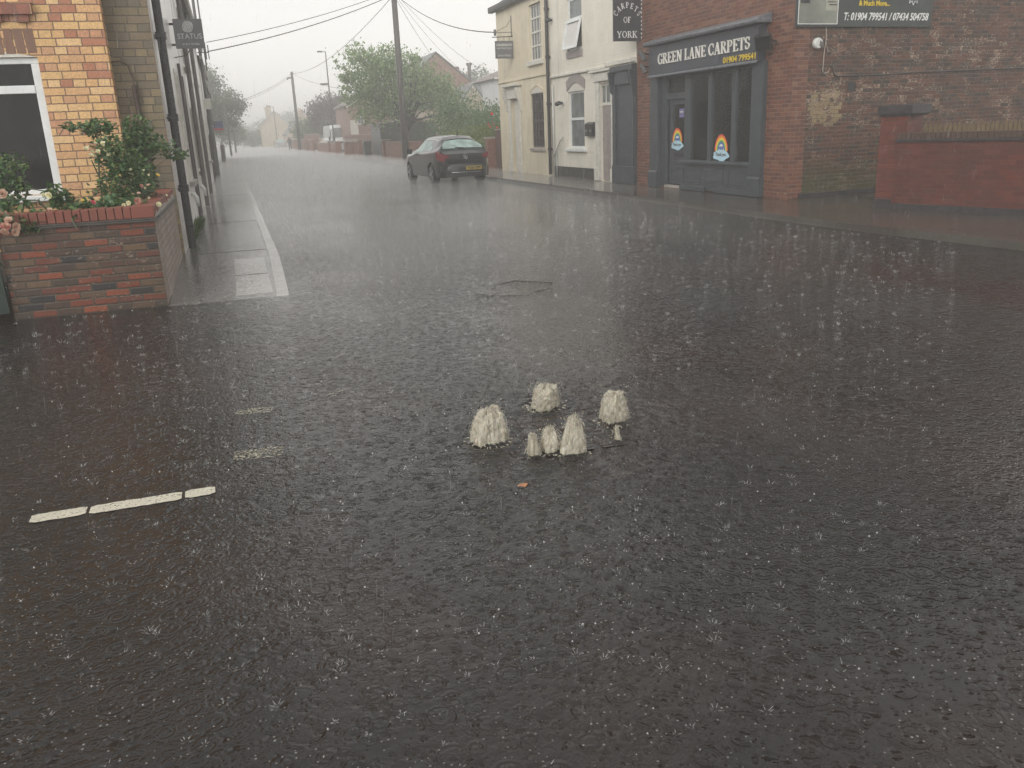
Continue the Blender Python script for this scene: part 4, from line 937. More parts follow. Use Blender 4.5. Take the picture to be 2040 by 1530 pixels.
obj('sill', MB().box(-4.7,-2.14,BY-.12,BY+.02,.98,1.055), M['upvc'], f, bevel=.012)
mb = MB().tube([(-1.12,OY-.05,2.42),(-1.10,OY-.05,.8)], .032, 8).tube([(-1.38,OY-.03,2.72),(-1.25,OY-.03,2.73),(-1.16,OY-.04,2.68),(-1.12,OY-.05,2.5),(-1.12,OY-.05,2.42)], .010, 6)
obj('iron_pipe', mb, M['rust'], t)
mb = MB().tube([(SX+.08,13.75,7),(SX+.08,13.75,.55),(SX+.085,13.75,.12)], .058, 12)
for zz in (.95,1.95,3.05,4.6): mb.tube([(SX+.08,13.75,zz),(SX+.08,13.75,zz+.10)], .074, 12); mb.box(SX+.001,SX+.10,13.64,13.86,zz+.03,zz+.06)
obj('drainpipe', mb, M['pipe_black'], t, smooth=False)
f = obj('side_window', MB().box(SX-.04,SX+.02,17.6,18.7,.93,.99).box(SX-.04,SX+.02,17.6,18.7,2.88,2.95).box(SX-.04,SX+.04,17.6,17.68,.99,2.88).box(SX-.04,SX+.02,18.62,18.7,.99,2.88).box(SX-.04,SX+.0,18.1,18.16,.99,2.88), M['white_wood'], t)
obj('pane', MB().box(SX-.03,SX-.02,17.66,18.64,.97,2.9), M['glass_grey'], f); obj('sill', MB().box(SX,SX+.10,17.5,18.8,.84,.93), M['grey_sill'], f)
obj('side_door', MB().box(SX-.10,SX-.05,19.65,20.45,.1,2.3).box(SX-.08,SX+.05,19.58,19.68,.1,3.19).box(SX-.08,SX+.05,20.42,20.52,.1,3.0), M['dark_frame'], t)
# ---- garden wall with coping
t = thing('garden_wall', 'low mixed red brick garden wall with soldier coping below the rose bushes', 'wall', (0,0,0))
obj('front_panel', MB().box(-2.28,-.83,9.56,9.79,0,.885), M['red_garden'], t)
obj('side_panel', MB().box(-1.06,-.832,9.792,12.95,0,.885), M['pink_side'], t)
obj('side_skin', MB().box(-.8315,-.826,9.565,12.95,.02,.885), M['pink_side'], t)
obj('creasing', MB().box(-2.30,-.80,9.53,9.82,.887,.905).box(-2.29,-.81,9.54,9.81,.907,.925).box(-1.08,-.80,9.822,12.95,.887,.925), M['tile'], t, bevel=.004)
mb = MB()
for i in range(16):
    x = -2.28+i*.078; dz = .003*math.sin(i*2.3); mb.box(x,x+.070,9.555+.002*math.cos(i*3),9.79,.927,1.045+dz)
mb.box(-1.035,-.82,9.552,9.79,.927,1.048)
for i in range(40):
    y = 9.80+i*.0785; 
    if y+.07 < 12.95: mb.box(-1.05,-.822+.002*math.sin(i*5),y,y+.070,.927,1.043+.003*math.sin(i*1.7))
obj('coping', mb, M['coping'], t, bevel=.006)
obj('mortar_bed', MB().box(-2.28,-.85,9.58,9.78,.927,1.035).box(-1.04,-.84,9.78,12.94,.927,1.033), plain('coping_mortar', (.11,.09,.07), .7, var=.3), t)
# weeping mortar under the side coping
mb = MB(); rr = random.Random(8)
for i in range(38):
    y = 9.62+i*.085; mb.box(-.826,-.815,y,y+rr.uniform(.02,.05),.925-rr.uniform(.0,.01),.93+rr.uniform(.01,.06))
obj('lime_runs', mb, plain('white_lime', (.42,.40,.36), .6), t)
t = thing('garden_gate', 'dark green boarded gate closing the end of the rose garden wall', 'gate', (0,0,0))
mb = MB()
for i in range(9): mb.box(-3.55+i*.14,-3.42+i*.14,9.50,9.53,.08,.96)
obj('boards', mb, M['green_gate'], t, bevel=.005); obj('rail', MB().box(-3.55,-2.29,9.531,9.57,.25,.34).box(-3.55,-2.29,9.531,9.57,.75,.84), M['green_gate'], t)
struct('garden_ground', MB().quad((-8,9.8,.35),(-1.06,9.8,.35),(-1.06,12.95,.35),(-8,12.95,.35)), plain('garden_soil', (.03,.022,.016), .9, var=.5))
# ---- rose bushes
def leaf_cloud(mb, rn, c, r, n, size, droop=.3):
    for _ in range(n):
        d = Vector((rn.gauss(0,1), rn.gauss(0,1), rn.gauss(0,1))); d = d.normalized()*rn.random()**.4
        p = Vector(c) + Vector((d.x*r[0], d.y*r[1], d.z*r[2])); s = size*rn.uniform(.6,1.25)
        a = Vector((rn.gauss(0,1), rn.gauss(0,1), rn.gauss(-droop,.6))).normalized(); b = a.cross(Vector((rn.gauss(0,.5), rn.gauss(0,.5), 1))).normalized()*s*.34
        q = p+a*s; m_ = p+a*s*.45; up = a.cross(b).normalized()*s*.10
        mb.quad(tuple(p), tuple(m_-b+up), tuple(q), tuple(m_+b+up))
def rose_flower(rn, r):
    mb = MB()
    for ring, (k, tilt, rs) in enumerate(((4,.35,.45),(5,.75,.75),(6,1.15,1.))):
        for i in range(k):
            a = 6.283*i/k+ring*.6+rn.uniform(-.2,.2); c, s = math.cos(a), math.sin(a); R_ = r*rs; w_ = R_*.62
            ct, st_ = math.sin(tilt), math.cos(tilt); tz = R_*st_+ .15*r
            o = (c*R_*.15, s*R_*.15, 0); m1 = (c*R_*.6*ct-s*w_, s*R_*.6*ct+c*w_, tz*.6); m2 = (c*R_*.6*ct+s*w_, s*R_*.6*ct-c*w_, tz*.6); tp = (c*R_*ct, s*R_*ct, tz)
            mb.quad(o, m2, tp, m1)
    return mb
FL = {}
def rose_bush(label, clouds, stems, flowers, seed, size=.05, lm='leaf_rose', name='rose_bush'):
    rn = random.Random(seed); o = thing(name, label, 'rose bush', (stems[0][0][0], stems[0][0][1], stems[0][0][2])); b = Vector(stems[0][0])
    mb = MB()
    for c, r, n_ in clouds: leaf_cloud(mb, rn, Vector(c)-b, r, int(n_*1.6), size)
    tag(obj('leaves', mb, M[lm], o), kind='stuff')
    mb = MB()
    for s in stems: mb.tube([Vector(p)-b for p in s], [.012-.008*i/len(s) for i in range(len(s))], 6)
    obj('stems', mb, M['stem'], o)
    for (p, r, mt) in flowers:
        key = (mt, rn.randint(0,2))
        if key not in FL: 
            me = bpy.data.meshes.new('flower'); m_ = rose_flower(random.Random(hash(key[1])), 1.); me.from_pydata(m_.v, [], m_.f); me.materials.append(M[mt]); FL[key] = me
        f = bpy.data.objects.new('flower', FL[key]); COL.objects.link(f); f.parent = o; f.location = Vector(p)-b; f.scale = (r,)*3
        f.rotation_euler = (rn.uniform(.5,1.5), rn.uniform(-.3,.5), rn.uniform(-.6,.9))
    return o
Z0 = .35
rn = random.Random(21)
def scat(n, c, r, rs, mt): return [((c[0]+rn.uniform(-r[0],r[0]), c[1]+rn.uniform(-r[1],r[1]), c[2]+rn.uniform(-r[2],r[2])), rn.uniform(*rs), mt) for _ in range(n)]
rose_bush('tall dense rose bush against the old brick corner with small pale and yellow blooms',
  [((-1.18,11.3,1.25),(.34,.4,.55),900),((-1.0,11.4,1.72),(.20,.25,.30),420),((-.80,11.2,1.62),(.22,.2,.10),120),((-.62,11.3,1.52),(.14,.16,.07),60),((-1.35,10.9,1.0),(.3,.3,.35),420),((-1.08,10.8,1.35),(.2,.2,.3),260)],
  [[(-1.15,11.3,Z0),(-1.1,11.3,1.2),(-.95,11.3,1.95)],[(-1.15,11.3,Z0),(-1.0,11.2,1.3),(-.60,11.3,1.55)],[(-1.2,11.3,Z0),(-1.4,11.1,1.0),(-1.5,10.9,1.5)]],
  scat(10,(-.95,10.75,1.22),(.25,.1,.16),(.012,.024),'petal_cream')+[((-.82,10.7,1.30),.030,'petal_yellow'),((-1.0,10.6,1.20),.026,'petal_pink'),((-.92,10.6,1.20),.026,'petal_peach')], 31, .062)
rose_bush('arching rose with pale cream clusters in front of the yellow brick',
  [((-1.38,10.9,1.86),(.22,.2,.10),190),((-1.62,10.9,1.88),(.14,.1,.05),40),((-1.30,10.8,1.6),(.2,.2,.2),230),((-1.22,10.7,1.40),(.15,.15,.15),120)],
  [[(-1.5,10.9,Z0),(-1.45,10.9,1.3),(-1.4,10.9,1.8),(-1.68,10.9,1.92),(-1.78,10.88,1.78)],[(-1.5,10.9,Z0),(-1.3,10.9,1.4),(-1.1,10.9,1.75)]],
  scat(14,(-1.38,10.62,1.58),(.12,.05,.10),(.014,.034),'petal_cream'), 32, .060)
rose_bush('low spreading rose behind the wall coping with pink, magenta and cream blooms',
  [((-1.2,10.05,1.02),(.30,.16,.12),420),((-1.55,10.0,1.0),(.26,.16,.14),330),((-1.75,10.0,1.18),(.14,.12,.12),110),((-1.92,9.75,.98),(.20,.14,.09),150),((-1.6,9.62,.98),(.07,.05,.10),34),((-2.0,9.55,.93),(.12,.06,.08),46)],
  [[(-1.5,10.0,Z0),(-1.5,10.0,.9),(-1.62,9.6,1.04),(-1.55,9.50,.86)],[(-1.5,10.,Z0),(-1.75,10.,1.0),(-1.84,10.,1.27)],[(-1.5,10.,Z0),(-1.1,10.,1.1)],[(-1.5,10.,Z0),(-1.9,9.8,1.15),(-2.3,9.7,1.2)]],
  [((-1.42,9.85,1.09),.034,'petal_magenta'),((-1.80,9.85,1.19),.042,'petal_cream'),((-1.86,9.87,1.19),.030,'petal_cream'),((-1.80,9.70,1.05),.032,'petal_peach'),((-1.81,9.58,.97),.024,'petal_red'),((-.98,9.72,1.09),.044,'petal_pink'),((-.95,9.72,1.16),.024,'petal_peach'),
   ((-1.20,9.70,1.02),.022,'petal_red'),((-1.14,9.70,1.0),.020,'petal_pink'),((-.80,10.0,1.02),.034,'petal_cream'),((-1.07,9.80,1.07),.030,'petal_cream'),((-1.12,9.78,1.05),.026,'petal_cream'),((-1.50,9.80,1.12),.020,'petal_yellow'),((-1.46,9.80,1.14),.016,'petal_yellow')], 33, .070)
rose_bush('rose in front of the white framed window with peach blooms',
  [((-2.5,10.6,1.28),(.40,.25,.22),460),((-2.35,10.8,1.5),(.24,.2,.14),110),((-2.9,10.6,1.3),(.3,.3,.25),220),((-2.4,10.2,1.12),(.45,.2,.06),130)],
  [[(-2.5,10.6,Z0),(-2.5,10.6,1.3),(-2.4,10.7,1.6)],[(-2.5,10.6,Z0),(-2.9,10.5,1.2)],[(-2.5,10.6,Z0),(-2.1,10.4,1.25),(-1.8,10.2,1.2)]],
  [((-2.28,10.1,1.22),.060,'petal_peach'),((-2.36,10.1,1.17),.045,'petal_peach'),((-2.42,10.3,1.36),.028,'petal_red'),((-2.60,10.2,1.30),.032,'petal_pink')], 34, .075)
rose_bush('large cluster of pink peach roses hanging over the garden wall beside the gate',
  [((-2.2,9.5,1.04),(.12,.06,.06),26),((-2.35,9.6,1.0),(.1,.1,.08),30)],
  [[(-2.45,9.9,Z0),(-2.4,9.8,1.1),(-2.2,9.5,1.12),(-2.08,9.40,1.0)]],
  [((-2.14+dx,9.34+dy,.94+dz),r_,m_) for dx,dy,dz,r_,m_ in ((0,0,0,.055,'petal_pink'),(.08,.0,.0,.050,'petal_peach'),(-.08,0,.01,.05,'petal_peach'),(.04,-.01,.06,.046,'petal_peach'),(-.02,-.02,-.05,.05,'petal_peach'),(.07,-.02,-.05,.045,'petal_peach'),(-.13,0,-.04,.045,'petal_peach'))], 35, .07)
# weeds at the foot of the wall
for i, (y, s, l) in enumerate(((16.4,.30,'larger tuft of green weeds at the foot of the flank wall'),(14.6,.20,'smaller tuft of green weeds beside the black drainpipe'))):
    mb = MB(); rn = random.Random(60+i)
    for k in range(420):
        a = rn.uniform(-1.5,1.5); L = rn.uniform(.06,.2)*s/.25; px, py = rn.random()*.10*s/.25, rn.uniform(-.9,.9)*s; q = Vector((math.cos(a)*L*.7, math.sin(a)*L*.5, L)); wv = Vector((-math.sin(a), math.cos(a), 0))*.008
        b = Vector((px, py, rn.uniform(0,.10))); mb.quad(tuple(b-wv), tuple(b+wv), tuple(b+q*.6+wv*1.4), tuple(b+q+Vector((0,0,-.04*s))))
    tag(obj('weed_tuft', mb, M['weed'], loc=(SX+.01,y,.09)), l, 'weeds', 'weed tufts along the flank wall')
# ---- signs and things on the left wall
o = thing('projecting_sign', 'square slate grey projecting sign lettered STATUS with a striped globe', 'sign', (-.73,18.6,3.38))
obj('board', MB().box(0,.53,0,.04,0,.53), M['sign_slate'], o, bevel=.004)
text('lettering', 'STATUS', .135, M['letters_grey'], o, .275,-.006,.215,.96,0,.0); text('phone_number', '01904 787886', .055, M['letters_grey'], o, .28,-.006,.075,1.)
mb = MB(); cx, cz, r_ = .26, .39, .105
for k in range(7):
    f0 = -1+2*(k+.5)/7; pts = []
    for i in range(13):
        s_ = -1+2*i/12; x = cx+r_*(f0*.95*math.sqrt(max(0,1-s_*s_*.92))+.12*math.sin(s_*3+f0)); z = cz+r_*s_
        rr_ = math.hypot(x-cx, z-cz); 
        if rr_ > r_: x, z = cx+(x-cx)*r_/rr_, cz+(z-cz)*r_/rr_
        pts.append((x, z))
    for i in range(12):
        w_ = .008*math.sin(math.pi*(i+.5)/12)+.002; a, b = pts[i], pts[i+1]; ang = .5
        ra = lambda p: (cx+(p[0]-cx)*math.cos(ang)-(p[1]-cz)*math.sin(ang), cz+(p[0]-cx)*math.sin(ang)+(p[1]-cz)*math.cos(ang))
        q = [ra((a[0]-w_,a[1])), ra((a[0]+w_,a[1])), ra((b[0]+w_,b[1])), ra((b[0]-w_,b[1]))]
        mb.quad(*[(x, -.004-.0004*k, z) for x, z in q])
obj('emblem', mb, M['letters_grey'], o)
obj('bracket', MB().box(-.07,.0,.01,.03,.05,.09).box(-.07,0,.01,.03,.42,.46).tube([(.25,.02,0),(.18,.02,-.12),(-.06,.02,-.16)], .01, 5), M['black'], o)
for i, (y, z, l) in enumerate(((17.2,.55,'white outlet pipe on the limewashed flank wall'),(22.2,.45,'white outlet pipe low on the grey rendered wall'))):
    tag(obj('outlet_pipe', MB().tube([(-.79,y,z+.16),(-.74,y,z+.18),(-.70,y,z+.10),(-.69,y,z-.06)], [.035,.04,.045,.03], 8), M['white_plastic'], smooth=True), l, 'outlet pipe', 'white outlet pipes on the terrace walls')
# ---- rendered terrace behind
def terrace_house(name, label, y0, y1, x, H_, mat, wins, doors, rid=8., pipes=(), eave=.30, cat='house'):
    """house on the left side of the street, front facing +x"""
    t = thing(name, label, cat, (x, y0, 0)); L = y1-y0
    ops = list(wins)+list(doors); mb = MB()
    ys = sorted({0, L}|{o[0] for o in ops}|{o[1] for o in ops}); zs = sorted({0, H_}|{o[2] for o in ops}|{o[3] for o in ops})
    for i in range(len(ys)-1):
        for j in range(len(zs)-1):
            cy, cz = (ys[i]+ys[i+1])/2, (zs[j]+zs[j+1])/2
            if any(o[0]<cy<o[1] and o[2]<cz<o[3] for o in ops): continue
            mb.quad((0,ys[i],zs[j]),(0,ys[i+1],zs[j]),(0,ys[i+1],zs[j+1]),(0,ys[i],zs[j+1]))
    for a,b,c,d in ops: mb.quad((0,a,c),(0,a,d),(-.1,a,d),(-.1,a,c)).quad((0,b,c),(-.1,b,c),(-.1,b,d),(0,b,d)).quad((0,a,d),(0,b,d),(-.1,b,d),(-.1,a,d)).quad((0,a,c),(-.1,a,c),(-.1,b,c),(0,b,c))
    mb.quad((0,0,0),(0,0,H_),(-7,0,H_),(-7,0,0)).tri((0,0,H_),(-3.5,0,H_+2.2),(-7,0,H_)).quad((0,L,0),(-7,L,0),(-7,L,H_),(0,L,H_)).tri((0,L,H_),(-7,L,H_),(-3.5,L,H_+2.2))
    obj('wall', mb, mat, t)
    obj('roof', MB().quad((.22,-.1,H_-.1),(.22,L+.1,H_-.1),(-3.5,L+.1,H_+2.3),(-3.5,-.1,H_+2.3)).quad((-7.2,-.1,H_-.1),(-7.2,L+.1,H_-.1),(-3.5,L+.1,H_+2.3),(-3.5,-.1,H_+2.3)), M['slate'], t)
    obj('gutter', MB().tube([(.20,-.1,H_-.10),(.20,L+.1,H_-.10)], .06, 6), M['white_wood'], t)
    for a,b,c,d in wins:
        f = obj('window', MB().box(-.05,.0,a,b,c,c+.07).box(-.05,.0,a,b,d-.07,d).box(-.05,.03,a,a+.08,c+.07,d-.07).box(-.05,0,b-.08,b,c+.07,d-.07), M['white_wood'], t)
        obj('pane', MB().box(-.04,-.03,a+.04,b-.04,c+.04,d-.04), M['glass_grey'], f); obj('sill', MB().box(.002,.12,a-.08,b+.08,c-.10,c-.005), M['grey_sill'], f)
    for a,b,c,d in doors: obj('door', MB().box(-.08,-.04,a,b,c,d).box(-.04,.05,a,a+.07,c,d+.1).box(-.04,.05,b-.07,b,c,d+.1), M['white_wood'], t)
    for py in pipes: obj('drainpipe', MB().tube([(.09,py,H_-.1),(.09,py,.1)], .055, 8), M['pipe_grey'], t)
    return t
terrace_house('rendered_house', 'grey rendered terraced house beyond the limewashed flank wall', 21.02, 39.5, -.79, 5.35, M['render_grey'],
   [(2.0,3.2,.95,2.5),(8.2,9.5,.95,2.5),(2.2,3.2,3.4,4.8),(8.4,9.4,3.4,4.8),(14.,15.2,.95,2.5)], [(5.5,6.4,.1,2.3)], pipes=(1.9,7.2))
terrace_house('brick_terraced_house', 'pale brick terraced house with a small door hood beyond the rendered one', 39.7, 56, -.86, 5.1, M['pink_white'],
   [(2.5,3.8,.95,2.5),(10.5,12,.95,2.5),(2.7,3.7,3.3,4.6)], [(6.5,7.4,.1,2.3)], pipes=(5.,))
o = terrace_house('end_terraced_house', 'dull brick end house of the terrace in the haze', 56.2, 74, -1.0, 4.9, M['far_brick'], [(3,4.4,.95,2.5),(11,12.4,.95,2.5),(3.1,4.2,3.2,4.4)], [(7,7.9,.1,2.3)], pipes=(9.,))
obj('door_hood', MB().prism([(0.002,2.45),(.42,2.38),(.42,2.46),(0.002,2.85)], 6.2, 7.7, 'y'), M['pipe_grey'], [x for x in bpy.data.objects if x.name.startswith('brick_terraced_house')][0])
tag(obj('low_boundary_wall', MB().box(-.62,-.38,66,80,0,1.35), M['pipe_grey']), 'low dark boundary wall beyond the end house of the terrace', 'wall')
def estate_sign(): 
    o = thing('estate_agent_board', 'blue and red sale board sticking out from the pale brick terraced house', 'sign', (-.74,55,0)); obj('board', MB().box(0,.56,0,.03,2.36,2.75), M['for_sale_blue'], o); obj('lower_strip', MB().box(.02,.56,-.004,.026,2.24,2.355), M['for_sale_red'], o)
    obj('arm', MB().box(-.14,0,.0,.03,2.5,2.54), M['white_wood'], o)
estate_sign()
# street name style plate on the near lamp column
o = thing('lamp_column', 'grey steel lamp column with thick base against the rendered terrace', 'lamp column', (-.66,40,.09))
obj('pole', MB().tube([(0,0,1.75),(.0,0,1.95),(-.0,0,7.6)], [.14,.075,.06], 10), M['steel_pole'], o)
obj('base', MB().tube([(0,0,0),(0,0,1.6),(0,0,1.75)], [.145,.145,.13], 10), M['steel_pole'], o)
obj('arm', MB().tube([(0,0,7.6),(.15,0,7.9),(1.0,0,8.0)], .035, 6), M['steel_pole'], o)
obj('lamp_head', MB().box(.9,1.5,-.12,.12,7.93,8.06), M['steel_pole'], o, bevel=.03)
o = thing('street_sign', 'white rectangular sign strapped to the thick based lamp column', 'sign', (-.66,39.9,0))
obj('plate', MB().box(-.27,.14,-.02,0,2.95,3.38), M['letters_white'], o); obj('border', MB().box(-.24,.11,-.024,-.02,3.0,3.02).box(-.24,.11,-.024,-.02,3.12,3.14).box(-.2,.05,-.024,-.02,3.24,3.28), M['letters_grey'], o)
o = thing('wall_pole', 'thin dark utility pole fixed to the rendered terrace carrying wires', 'pole', (-.42,39,0))
obj('pole', MB().tube([(-.05,0,4.4),(-.05,0,8.5)], .035, 6), M['steel_pole'], o); obj('bracket', MB().box(-.35,.1,-.02,.02,5.1,5.13).box(-.02,.02,-.02,.02,4.85,5.5).box(.08,.12,-.02,.02,4.85,5.4), M['black'], o)
# ================================================================== TREES AND SHRUBS
def leaves_mesh(blobs, n, size, seed, bias=.5, clump=26, flat=.6):
    """many small leaf faces in clumps spread through ellipsoids"""
    rg = np.random.default_rng(seed); vol = np.array([b[3]*b[4]*b[5] for b in blobs])**.8; vol /= vol.sum()
    V = []; nc = max(1, n//clump)
    which = rg.choice(len(blobs), nc, p=vol)
    d = rg.normal(size=(nc, 3)); d /= np.linalg.norm(d, axis=1)[:, None]; rad = rg.random(nc)**bias
    B = np.array(blobs)[which]; cen = B[:, :3] + d*rad[:, None]*B[:, 3:6]*rg.uniform(.85, 1.12, nc)[:, None]
    cs = (B[:, 3:6].mean(1)*.17)[:, None, None]*rg.uniform(.5, 1.5, (nc, 1, 1))
    P = (cen[:, None, :] + rg.normal(size=(nc, clump, 3))*cs*np.array([1.1, 1.1, .7])).reshape(-1, 3); m = len(P)
    a = rg.normal(size=(m, 3)); a[:, 2] -= .5; a /= np.linalg.norm(a, axis=1)[:, None]
    b = np.cross(a, rg.normal(size=(m, 3))); b /= np.linalg.norm(b, axis=1)[:, None]
    s = size*rg.uniform(.6, 1.3, (m, 1)); c = np.cross(a, b)*s*.12
    quad = np.stack([P, P+a*s*.5+b*s*flat*.5+c, P+a*s, P+a*s*.5-b*s*flat*.5+c], 1).reshape(-1, 3)
    me = bpy.data.meshes.new('crown'); me.vertices.add(m*4); me.vertices.foreach_set('co', quad.astype(np.float32).ravel())
    me.loops.add(m*4); me.loops.foreach_set('vertex_index', np.arange(m*4, dtype=np.int32))
    me.polygons.add(m); me.polygons.foreach_set('loop_start', np.arange(0, m*4, 4, dtype=np.int32)); me.polygons.foreach_set('loop_total', np.full(m, 4, dtype=np.int32))
    me.update(calc_edges=True); me.validate(); return me, cen
def tree(label, x, y, blobs, n, size, mat, seed, trunk=(.16, 2.), name='tree', cat='tree', bark='bark', bias=.45, clump=26, limbs=16, stems=1):
    t = thing(name, label, cat, (x, y, 0)); rn = random.Random(seed)
    bl = [(a-x, b-y, c, d, e, f) for a, b, c, d, e, f in blobs]
    me, cen = leaves_mesh(bl, n, size, seed, bias, clump); obj('crown' if cat == 'tree' else 'foliage', me, M[mat], t)
    mb = MB(); r, h = trunk
    for k in range(stems):
        ox = (k-(stems-1)/2)*r*2.2; top = Vector((ox*2.5+rn.uniform(-.2,.2), rn.uniform(-.2,.2), h))
        mb.tube([(ox,0,0),(ox*1.2+.03,.02,h*.4),(ox*1.8-.02,0,h*.75),tuple(top)], [r*1.25,r,r*.9,r*.8], 10)
        for i in range(limbs):
            c = Vector(cen[rn.randrange(len(cen))]); s0 = top if rn.random() < .5 else Vector((ox*1.8,0,h*rn.uniform(.7,1.)))
            md = s0.lerp(c, .5)+Vector((rn.uniform(-.3,.3), rn.uniform(-.3,.3), rn.uniform(.05,.5)))*min(1,(c-s0).length*.3)
            mb.tube([tuple(s0), tuple(md), tuple(c)], [r*.42, r*.24, r*.07], 6)
    obj('trunk' if cat == 'tree' else 'branches', mb, M[bark], t, smooth=True)
    return t
# main street tree
tree('leafy green tree leaning over the pavement behind the tallest telegraph pole', 10.6, 54,
  [(8.5,54,5.3,1.7,2.2,1.25),(7.7,53.5,4.2,1.1,1.8,.7),(7.9,54,6.4,.9,1.2,.6),(9.6,54,5.6,1.5,2,1.0),(10.4,54,4.6,2.4,2.6,1.7),(12.1,54,4.4,1.5,2.2,1.1),(12.6,54,3.7,1.5,2,1.2),(9.2,54,3.3,2.0,2.2,1.1),(13.3,54,3.3,1.1,1.6,1.1),(11.3,54,5.9,.4,.6,.45),(7.2,53.5,4.9,.6,1,.3),(8.2,53.5,2.7,.9,1,.5),(7.0,53.6,5.7,.5,.8,.25)],
  17000, .17, 'leaf', 1, (.20,2.2), limbs=34, clump=20)
tree('dark shrubby tree behind the parked grey car', 12.6, 47, [(12.2,46,2.1,1.9,2.5,1.2),(11.3,44,2.0,1.3,2,1.1),(13.2,44,2.0,1.3,2,1.0)], 6500, .13, 'leaf_shrub', 2, (.10,1.2), limbs=16)
tree('feathery green shrubs between the parked car and the cream house', 12.3, 38, [(12.4,39,1.7,1.5,2,1.2),(11.4,40,1.6,1.1,1.8,1.1),(12.2,35.5,1.6,1.2,1.3,1.2),(11.2,35.2,1.3,.8,1.2,1.1)], 7500, .10, 'leaf_shrub', 3, (.07,.8), name='garden_shrub', cat='shrub', limbs=14, stems=2)
t = tree('clipped box hedge with yellow green top beside the parked grey car', 10.4, 38, [(10.4,36,1.0,.55,2.3,.72),(10.4,40,.95,.55,2.4,.68),(10.35,35,1.62,.5,1.4,.24),(10.35,38,1.58,.5,1.8,.22),(10.3,41,1.45,.5,1.4,.22)], 7500, .075, 'leaf_hedge', 4, (.04,.4), name='hedge', cat='hedge', bias=.28, limbs=4)
o = thing('red_rose', 'tall rose with red blooms beside the cream house gable', 'rose bush', (10.6,33.6,.1))
me, cen = leaves_mesh([(0,0,1.4,.35,.4,.9),(-.2,0,.9,.4,.4,.6)], 900, .08, 7); obj('leaves', me, M['leaf_shrub'], o)
for i, (px, pz) in enumerate(((-.52,2.10),(-.48,1.72),(-.62,1.62),(-.30,1.58),(.02,1.72),(-.02,1.28),(.10,1.28),(.03,1.22),(-.68,1.72))):
    me = FL.get(('petal_red',0)) or FL.setdefault(('petal_red',0), obj('tmp', rose_flower(random.Random(2),1.), M['petal_red']).data)
    f = bpy.data.objects.new('flower', me); COL.objects.link(f); f.parent = o; f.location = (px-.2,-.35,pz); s_ = .075 if i == 0 else .055; f.scale = (s_,)*3; f.rotation_euler = (1.2,.1*i,i)
for x in [x for x in bpy.data.objects if x.name.startswith('tmp')]: bpy.data.objects.remove(x)
# purple leaved tree, hedges and far trees
tree('dark purple leaved tree behind the white van', 11.6, 104, [(11.4,104,4.9,1.9,2.3,1.5),(12.9,104,4.5,1.6,2.3,1.5),(9.9,104,4.4,1.2,1.8,1.1),(11.6,104,3.3,2.6,2.4,1.2)], 11000, .22, 'leaf_purple', 8, (.2,1.8), bias=.4)
tree('pale green garden tree in front of the purple leaved tree', 9.8, 116, [(9.6,116,2.9,1.6,2.,1.3),(10.9,116,2.5,1.6,2,1.2),(8.5,116,2.1,.8,1.6,.8)], 5000, .22, 'leaf_shrub', 9, (.12,1.2))
tree('big broad dark tree looming in the rain beyond the rendered terrace', -1.6, 96, [(-1.2,98,7.6,1.7,2.5,1.6),(.2,96,5.2,1.8,2.5,1.5),(-2.4,96,5.0,2.2,2.6,2.2),(1.3,96,5.0,.9,1.5,.7),(-.9,96,3.2,1.6,2,1.2),(.6,96,3.6,.9,1.3,.6)], 12000, .24, 'leaf_hazed', 10, (.28,2.6), limbs=24)
tree('smaller faint tree behind the big broad dark one', -.9, 125, [(-.6,125,3.6,2.,2.5,1.7),(1.4,126,2.6,1.2,2,1.1),(.6,130,2.2,1.8,2,1.2)], 5000, .25, 'leaf_hazed', 12, (.2,1.6))
tree('rounded bushy trees at the far end of the street', 4.4, 172, [(3.2,172,1.9,2.2,2.5,1.7),(5.4,172,1.8,1.9,2.2,1.5),(7.0,175,2.6,1.3,2,2.2)], 5500, .28, 'leaf_hazed', 13, (.15,.9), name='bushes', limbs=8)
tree('pale distant trees closing the end of the street', 2., 235, [(-1,235,3.4,3.6,3,2.8),(4,238,3.2,3.4,3,2.6),(9.5,240,3.9,3.6,3,3.2),(15,240,4.6,4,3,3.8)], 7500, .42, 'leaf_hazed', 14, (.25,1.6))
tree('distant round tree above the cream gable roof', 29.0, 104, [(29.5,104,6.8,3.0,2.5,1.9),(26.8,104,5.8,2.2,2,1.4)], 4000, .3, 'leaf_hazed', 15, (.2,3.))
